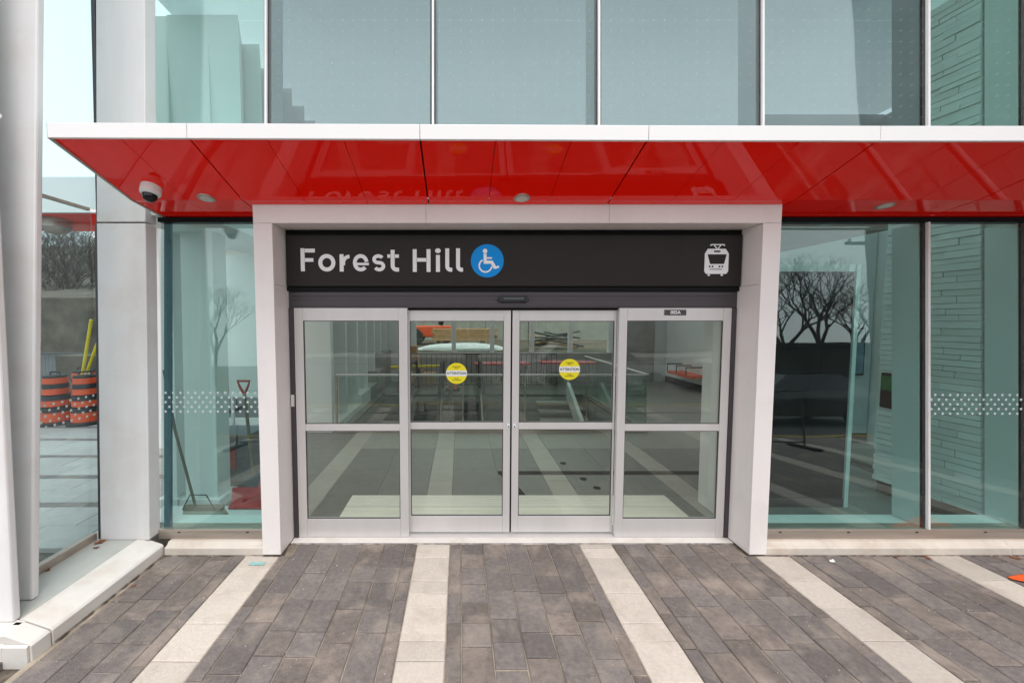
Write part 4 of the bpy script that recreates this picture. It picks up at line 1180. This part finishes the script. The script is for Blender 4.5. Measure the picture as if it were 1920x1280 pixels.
for (x, y, lb) in ((-7.50, 7.85, 'orange traffic barrel below the yellow poles'), (-8.25, 8.60, 'orange traffic barrel half hidden behind the front pair'), (-7.0, 8.5, 'orange traffic barrel by the edge of the corner column')):
    c_ = copy_tree(b0); c_.location = (x, y, 0); c_['label'] = lb; c_.rotation_euler = (0, 0, random.random())
t = thing('yellow_brace', 'pair of yellow poles standing up among the traffic barrels', 'poles', (-7.6, 8.0, 1))
part('pole', MB().tube([(-7.74, 8.2, .0), (-7.70, 8.0, .95), (-7.46, 8.0, 2.08)], .027, 10), M['ypaint'], t)
part('pole', MB().tube([(-7.66, 8.05, .98), (-7.34, 8.05, 1.75), (-7.05, 8.05, 2.3)], .027, 10), M['ypaint'], t)

def mesh_fence(name, lb, p0, p1, z0, z1, step, rstep, cat='fence', r=.0025):
    t = thing(name, lb, cat, ((p0[0] + p1[0]) / 2, (p0[1] + p1[1]) / 2, 0), 'temporary mesh fences')
    d = Vector((p1[0] - p0[0], p1[1] - p0[1])); n = d.length; d.normalize()
    mb = MB(); s = 0
    while s < n:
        x, y = p0[0] + d.x * s, p0[1] + d.y * s
        mb.tube([(x, y, z0), (x, y, z1)], r, 3, False); s += step
    z = z0 + .02
    while z < z1:
        mb.tube([(p0[0], p0[1], z), (p1[0], p1[1], z)], r, 3, False); z += rstep
    part('wire_mesh', mb, M['fence'], t, kind='stuff')
    part('frame', MB().tube([(p0[0], p0[1], 0), (p0[0], p0[1], z1), (p1[0], p1[1], z1), (p1[0], p1[1], 0)], .018, 8), M['fence'], t)
    part('lower_rail', MB().tube([(p0[0], p0[1], z0), (p1[0], p1[1], z0)], .014, 8), M['fence'], t)
    for q in (p0, p1):
        part('foot', MB().box(q[0] - .06, q[0] + .06, q[1] - .35, q[1] + .35, 0, .05), M['rubber'], t)
mesh_fence('mesh_fence', 'low wire fence behind the traffic barrels', (-16, 9.1), (-5.2, 9.1), .15, 1.30, .08, .2)
mesh_fence('mesh_fence', 'wire fence panel behind the photographer on the left', (-4.5, -.85), (-.9, -.85), .12, 1.15, .05, .2)
mesh_fence('mesh_fence', 'wire fence panel behind the photographer in the middle', (-.75, -.95), (2.75, -.95), .12, 1.15, .05, .2)
mesh_fence('mesh_fence', 'wire fence panel behind the photographer on the right', (2.9, -.90), (6.9, -.80), .12, 1.15, .05, .2)
t = thing('barrier_panel', 'white barrier board between the traffic barrels', 'barrier', (-7.9, 8.2, 0))
part('board', MB().hexa([(-7.84, 8.18, .1), (-7.66, 8.18, .1), (-7.66, 8.22, .1), (-7.84, 8.22, .1), (-7.88, 8.18, 1.0), (-7.72, 8.18, 1.0), (-7.72, 8.22, 1.0), (-7.88, 8.22, 1.0)]), M['reflective'], t)
part('foot', MB().box(-7.9, -7.6, 8.05, 8.35, 0, .1), M['rubber'], t)

# ------------------------------------------------------------------ street behind the camera (seen in reflections)
structure('street', MB().box(-90, 90, -13.0, -2.25, -.05, -.02), M['asphalt'])
structure('street_kerb', MB().box(-90, 90, -2.25, -2.05, -.05, .004), M['kerbpaint'])
structure('far_pavement', MB().box(-90, 90, -15.5, -13.02, -.05, .10), M['concrete'])
t = thing('street_wall_building', 'long low dark concrete building across the street', 'building', (10, -17, 0))
for i in range(14):
    part('wall_panel', MB().box(-8 + i * 3.0, -8 + i * 3.0 + 2.96, -17.0, -16.8, .1, 2.75), M['darkwall'], t)
part('wall', MB().box(-8, 34, -21, -17.01, .1, 2.70), M['darkwall'], t)
part('roof_edge', MB().box(-8.1, 34.1, -17.1, -16.7, 2.76, 2.95), M['dark'], t)
for x in (11, 17.5, 24):
    w_ = part('window', MB().box(x, x + 1.6, -16.79, -16.75, 1.1, 2.2), M['winglass'], t)
t = thing('added_dark_wall', 'unseen dark brick wall added to darken the reflection at the right', 'building', (8.2, 1.5, 0))
part('wall', MB().box(8.0, 8.5, -.45, 3.6, 0, 9.5), M['brownbrick'], t)  # tall wall added out of view for its dark reflection in the right panes
part('coping', MB().box(7.95, 8.55, -.5, 3.65, 9.501, 9.6), M['fascia'], t)
part('base', MB().box(7.97, 8.5, -.48, -.451, 0, .5), M['concrete'], t)
t = thing('utility_pole', 'wooden utility pole with crossarm reflected in the right pane', 'utility pole', (14.6, -7.5, 0))
t.location = (16.5, -8.5, 0)
for nm, mb, m in (('pole', MB().tube([(0, 0, 0), (0.08, 0, 6.9)], [.16, .11], 12), 'bark'), ('crossarm', MB().box(-.9, .9, -.05, .05, 6.5, 6.62), 'bark'),
                  ('insulator', MB().lathe([(.04, 0), (.06, .08), (.02, .16)], (-.7, 0, 6.62), 10), 'concrete'), ('insulator', MB().lathe([(.04, 0), (.06, .08), (.02, .16)], (.7, 0, 6.62), 10), 'concrete'),
                  ('bracket', MB().tube([(0, 0, 4.9), (.5, 0, 5.05)], .03, 6), 'fence')):
    o = link(nm, mb.mesh(nm, M[m]), t); o.location = (0, 0, 0)

def car(loc, rz, paint, lb):
    t = thing('parked_car', lb, 'car', loc, 'cars parked on the street')
    t.rotation_euler = (0, 0, rz)
    # half-width sections along the length (x), heights
    secs = [(-2.15, .45, .80, .70), (-2.05, .35, .92, .80), (-1.3, .28, .98, .86), (0, .26, .96, .90), (1.3, .28, .90, .86), (1.95, .35, .80, .78), (2.15, .45, .68, .66)]
    mb = MB(); vs = []; fs = []
    for x, zl, zh, hw in secs:
        vs += [(x, -hw * .96, zl), (x, -hw, (zl + zh) / 2), (x, -hw * .93, zh), (x, hw * .93, zh), (x, hw, (zl + zh) / 2), (x, hw * .96, zl)]
    for i in range(len(secs) - 1):
        for k in range(6):
            fs.append((i * 6 + k, i * 6 + (k + 1) % 6, (i + 1) * 6 + (k + 1) % 6, (i + 1) * 6 + k))
    fs += [tuple(range(5, -1, -1)), tuple(range((len(secs) - 1) * 6, len(secs) * 6))]
    mb.add(vs, fs)
    cab = MB().hexa([(-1.75, -.80, .93), (1.05, -.80, .93), (1.05, .80, .93), (-1.75, .80, .93), (-1.15, -.60, 1.42), (.35, -.60, 1.42), (.35, .60, 1.42), (-1.15, .60, 1.42)])
    roof = MB().box(-1.15, .35, -.61, .61, 1.421, 1.46)
    items = [('body', mb, paint, True), ('windows', cab, M['winglass'], False), ('roof', roof, paint, False)]
    for x in (-1.35, 1.35):
        for y in (-.92, .70):
            items.append(('wheel', MB().lathe([(.20, 0), (.32, .02), (.32, .20), (.20, .22)], (x, y, .32), 20, 'y'), M['rubber'], True))
    for y in (-.72, .52):
        items.append(('tail_light', MB().box(-2.16, -2.10, y, y + .2, .68, .80), M['tail'], False))
        items.append(('headlight', MB().box(2.06, 2.155, y, y + .2, .60, .68), M['reflective'], False))
    for nm, m_, mt, sm in items:
        o = link(nm, m_.mesh(nm, mt, sm), t); o.location = (0, 0, 0)
car((4.0, -4.3, -.02), 0, M['carwhite'], 'white car parked behind the camera, reflected in the right door panel')
car((9.6, -4.6, -.02), 3.14, M['cardark'], 'dark car parked behind the white one, reflected right of the portal')

# the photographer, seen only as a reflection in the doors
ph = thing('person', 'person in dark jacket and trousers reflected in the glass doors', 'person', (.24, -.38, 0))
def skinned(name, joints, edges, m, parent, lvl=2):
    me = bpy.data.meshes.new(name)
    keys = list(joints)
    me.from_pydata([joints[k][0] for k in keys], [(keys.index(a), keys.index(b)) for a, b in edges], [])
    o = bpy.data.objects.new(name, me); C.objects.link(o); o.parent = parent
    sk = o.modifiers.new('skin', 'SKIN')
    for i, k in enumerate(keys):
        r = joints[k][1]
        me.skin_vertices[0].data[i].radius = r if isinstance(r, tuple) else (r, r)
    me.skin_vertices[0].data[0].use_root = True
    sk.use_smooth_shade = True
    su = o.modifiers.new('sub', 'SUBSURF'); su.levels = lvl; su.render_levels = lvl
    me.materials.append(m)
    return o
J = {'pelvis': ((0, 0, .96), (.155, .115)), 'waist': ((0, 0, 1.12), (.140, .105)), 'chest': ((0, .01, 1.32), (.165, .12)), 'collar': ((0, 0, 1.46), (.10, .08)), 'neck': ((0, .01, 1.53), .055),
     'hl': ((-.10, 0, .90), .095), 'kl': ((-.12, .03, .50), .065), 'al': ((-.13, 0, .10), .045), 'tl': ((-.14, .17, .04), .045),
     'hr': ((.10, 0, .90), .095), 'kr': ((.13, .03, .50), .065), 'ar': ((.14, 0, .10), .045), 'tr': ((.16, .17, .04), .045),
     'sl': ((-.19, 0, 1.43), .062), 'el': ((-.32, .16, 1.62), .048), 'wl': ((-.26, .22, 1.86), .034),
     'sr': ((.19, 0, 1.43), .062), 'er': ((.18, .22, 1.64), .048), 'wr': ((-.10, .24, 1.86), .034)}
E = [('pelvis', 'waist'), ('waist', 'chest'), ('chest', 'collar'), ('collar', 'neck'), ('pelvis', 'hl'), ('hl', 'kl'), ('kl', 'al'), ('al', 'tl'), ('pelvis', 'hr'), ('hr', 'kr'), ('kr', 'ar'), ('ar', 'tr'),
     ('collar', 'sl'), ('sl', 'el'), ('el', 'wl'), ('collar', 'sr'), ('sr', 'er'), ('er', 'wr')]
skinned('body', J, E, M['jacket'], ph)
hd = MB().lathe([(.02, -.13), (.055, -.115), (.07, -.07), (.078, -.01), (.082, .04), (.070, .09), (.04, .118), (.005, .125)], (0, .03, 1.66), 20)
ho = part('head', hd, M['skin'], ph, smooth=True); ho.location = (0, 0, 0)
o = part('nose', MB().hexa([(-.012, .10, 1.63), (.012, .10, 1.63), (.012, .125, 1.635), (-.012, .125, 1.635), (-.006, .10, 1.675), (.006, .10, 1.675), (.006, .108, 1.675), (-.006, .108, 1.675)]), M['skin'], ho)
o = part('hair', MB().lathe([(.086, .0), (.088, .05), (.078, .10), (.045, .130), (.005, .137)], (0, .015, 1.665), 20), M['hair'], ho, smooth=True)
for (bx, sgn) in (((-.26, .22, 1.88), 1), ((-.10, .24, 1.88), -1)):
    hm = {'p': (bx, (.030, .018)), 'k': ((bx[0], bx[1] + .01, bx[2] + .07), (.036, .016))}
    he = [('p', 'k')]
    for f in range(4):
        a = (bx[0] - .027 + f * .018, bx[1] + .015, bx[2] + .085)
        b = (a[0], a[1] + .02, a[2] + .03 + (.006 if f in (1, 2) else 0))
        c2 = (b[0] + sgn * .015, b[1] + .02, b[2] + .005)
        hm['a%d' % f] = (a, .009); hm['b%d' % f] = (b, .008); hm['c%d' % f] = (c2, .007)
        he += [('k', 'a%d' % f), ('a%d' % f, 'b%d' % f), ('b%d' % f, 'c%d' % f)]
    hm['t1'] = ((bx[0] + sgn * .04, bx[1] + .02, bx[2] + .04), .010); hm['t2'] = ((bx[0] + sgn * .05, bx[1] + .035, bx[2] + .065), .008)
    he += [('p', 't1'), ('t1', 't2')]
    skinned('hand', hm, he, M['skin'], ph, 1)

# ------------------------------------------------------------------ small litter
def leaf(x, y, z, s, lb, m='leaf', rz=None, name='dead_leaf', cat='leaf'):
    rr = random.Random(int(x * 1000) + int(y * 777))
    n = 9
    me = MB()
    vs = [(0, 0, .004 * s / .04)]
    for i in range(n):
        a = 2 * math.pi * i / n
        rad = s * (1 if i % 2 else .62) * rr.uniform(.8, 1.1)
        vs.append((rad * math.cos(a), rad * .7 * math.sin(a), rr.uniform(.001, .35) * s))
    me.add(vs, [(0, i + 1, (i + 1) % n + 1) for i in range(n)])
    o = bpy.data.objects.new(name, me.mesh(name, M[m])); C.objects.link(o)
    o.location = (x, y, z); o.rotation_euler = (0, 0, rz if rz is not None else rr.uniform(0, 6))
    mod = o.modifiers.new('solid', 'SOLIDIFY'); mod.thickness = .0015
    tag(o, lb, cat)
leaf(-3.13, 3.33, .150, .045, 'crumpled reddish leaf on the ledge at the foot of the corner column')
leaf(-3.09, 3.25, .150, .03, 'small brown leaf just in front of the crumpled one on the ledge')
leaf(-3.19, 2.95, .150, .028, 'tiny dark leaf on the ledge along the steel rail')
leaf(-2.56, 2.98, .003, .022, 'dark leaf caught on the pavement against the left kerb')
leaf(4.10, 3.34, .003, .035, 'brown leaf lying against the right base kerb')
leaf(3.83, 3.355, .003, .024, 'small rusty leaf left of the brown one by the right kerb')
leaf(4.86, 3.34, .003, .04, 'dark leaf by the kerb at the right edge')
leaf(3.22, 3.30, .003, .035, 'crumpled white paper scrap on the pavement near the right kerb', 'paper', None, 'paper_scrap', 'paper')
# orange cloth
cl = MB()
nx, ny = 14, 8
vs = []
rr = random.Random(5)
for j in range(ny + 1):
    for i in range(nx + 1):
        u, v = i / nx, j / ny
        wd = .02 + .26 * u ** .7
        vs.append((4.42 + u * .62, 3.06 + (v - .5) * wd - .10 * u, .012 + .035 * abs(math.sin(v * 9 + u * 5)) * u + .02 * math.sin(u * 7) ** 2 * u))
fs = [(j * (nx + 1) + i, j * (nx + 1) + i + 1, (j + 1) * (nx + 1) + i + 1, (j + 1) * (nx + 1) + i) for j in range(ny) for i in range(nx)]
cl.add(vs, fs)
o = part('orange_cloth', cl, M['cloth_orange'], smooth=True); tag(o, 'crumpled orange cloth on the pavement at the right edge', 'cloth')
o.modifiers.new('solid', 'SOLIDIFY').thickness = .004
# irregular dark brown strips painting contact shade along kerb and portal feet
def contact_shade_line(mb, p0, p1, wmax, seed):
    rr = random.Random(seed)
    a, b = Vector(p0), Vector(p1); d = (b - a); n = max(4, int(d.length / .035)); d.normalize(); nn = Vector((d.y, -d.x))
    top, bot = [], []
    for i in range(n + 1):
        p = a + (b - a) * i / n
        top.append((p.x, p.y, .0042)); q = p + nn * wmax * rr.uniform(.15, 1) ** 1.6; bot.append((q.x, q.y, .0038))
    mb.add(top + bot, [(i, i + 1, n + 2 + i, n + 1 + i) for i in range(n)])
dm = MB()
contact_shade_line(dm, (-2.629, 2.44), (-2.629, 3.38), .022, 1); contact_shade_line(dm, (-2.62, 3.384), (-1.745, 3.384), .016, 2)
contact_shade_line(dm, (-1.742, 3.376), (-1.582, 3.376), .02, 3); contact_shade_line(dm, (2.56, 3.376), (2.712, 3.376), .02, 4)
contact_shade_line(dm, (2.713, 3.384), (6.5, 3.384), .018, 5); contact_shade_line(dm, (-1.581, 3.38), (-1.581, 3.57), .03, 6); contact_shade_line(dm, (2.559, 3.57), (2.559, 3.38), .03, 7)
contact_shade_line(dm, (-1.58, 3.571), (2.56, 3.571), .012, 8)
M['dirt_and_shade'] = mat('brown_contact_shade', (0.075, 0.052, 0.038), 0.95, var=.4, scale=40)  # even dark brown standing in for contact shade
dd = part('contact_shade', dm, M['dirt_and_shade'], pave, kind='stuff')
# grit
gm_ = MB()
rr = random.Random(9)
for i in range(260):
    x, y = rr.uniform(-2.6, 5.2), rr.uniform(2.2, 3.37)
    if i % 3 == 0: x, y = rr.gauss(3.0, .8), rr.gauss(2.7, .35)
    if not (-2.6 < x < 5.2 and 2.1 < y < 3.37): continue
    s = rr.uniform(.0015, .0045) * (1.6 if rr.random() < .08 else 1)
    gm_.add([(x - s, y - s, .003), (x + s, y - s * .6, .003), (x + s * .5, y + s, .003), (x, y, .003 + s)], [(0, 1, 3), (1, 2, 3), (2, 0, 3)])
M['gritm'] = mat('pale_grit', (0.5, 0.47, 0.43), 0.9)
g_o = part('grit', gm_, M['gritm']); g_o['kind'] = 'stuff'
part('chalk_mark', MB().box(-1.80, -1.67, 3.245, 3.285, .0035, .0045), M['chalk'], pave)
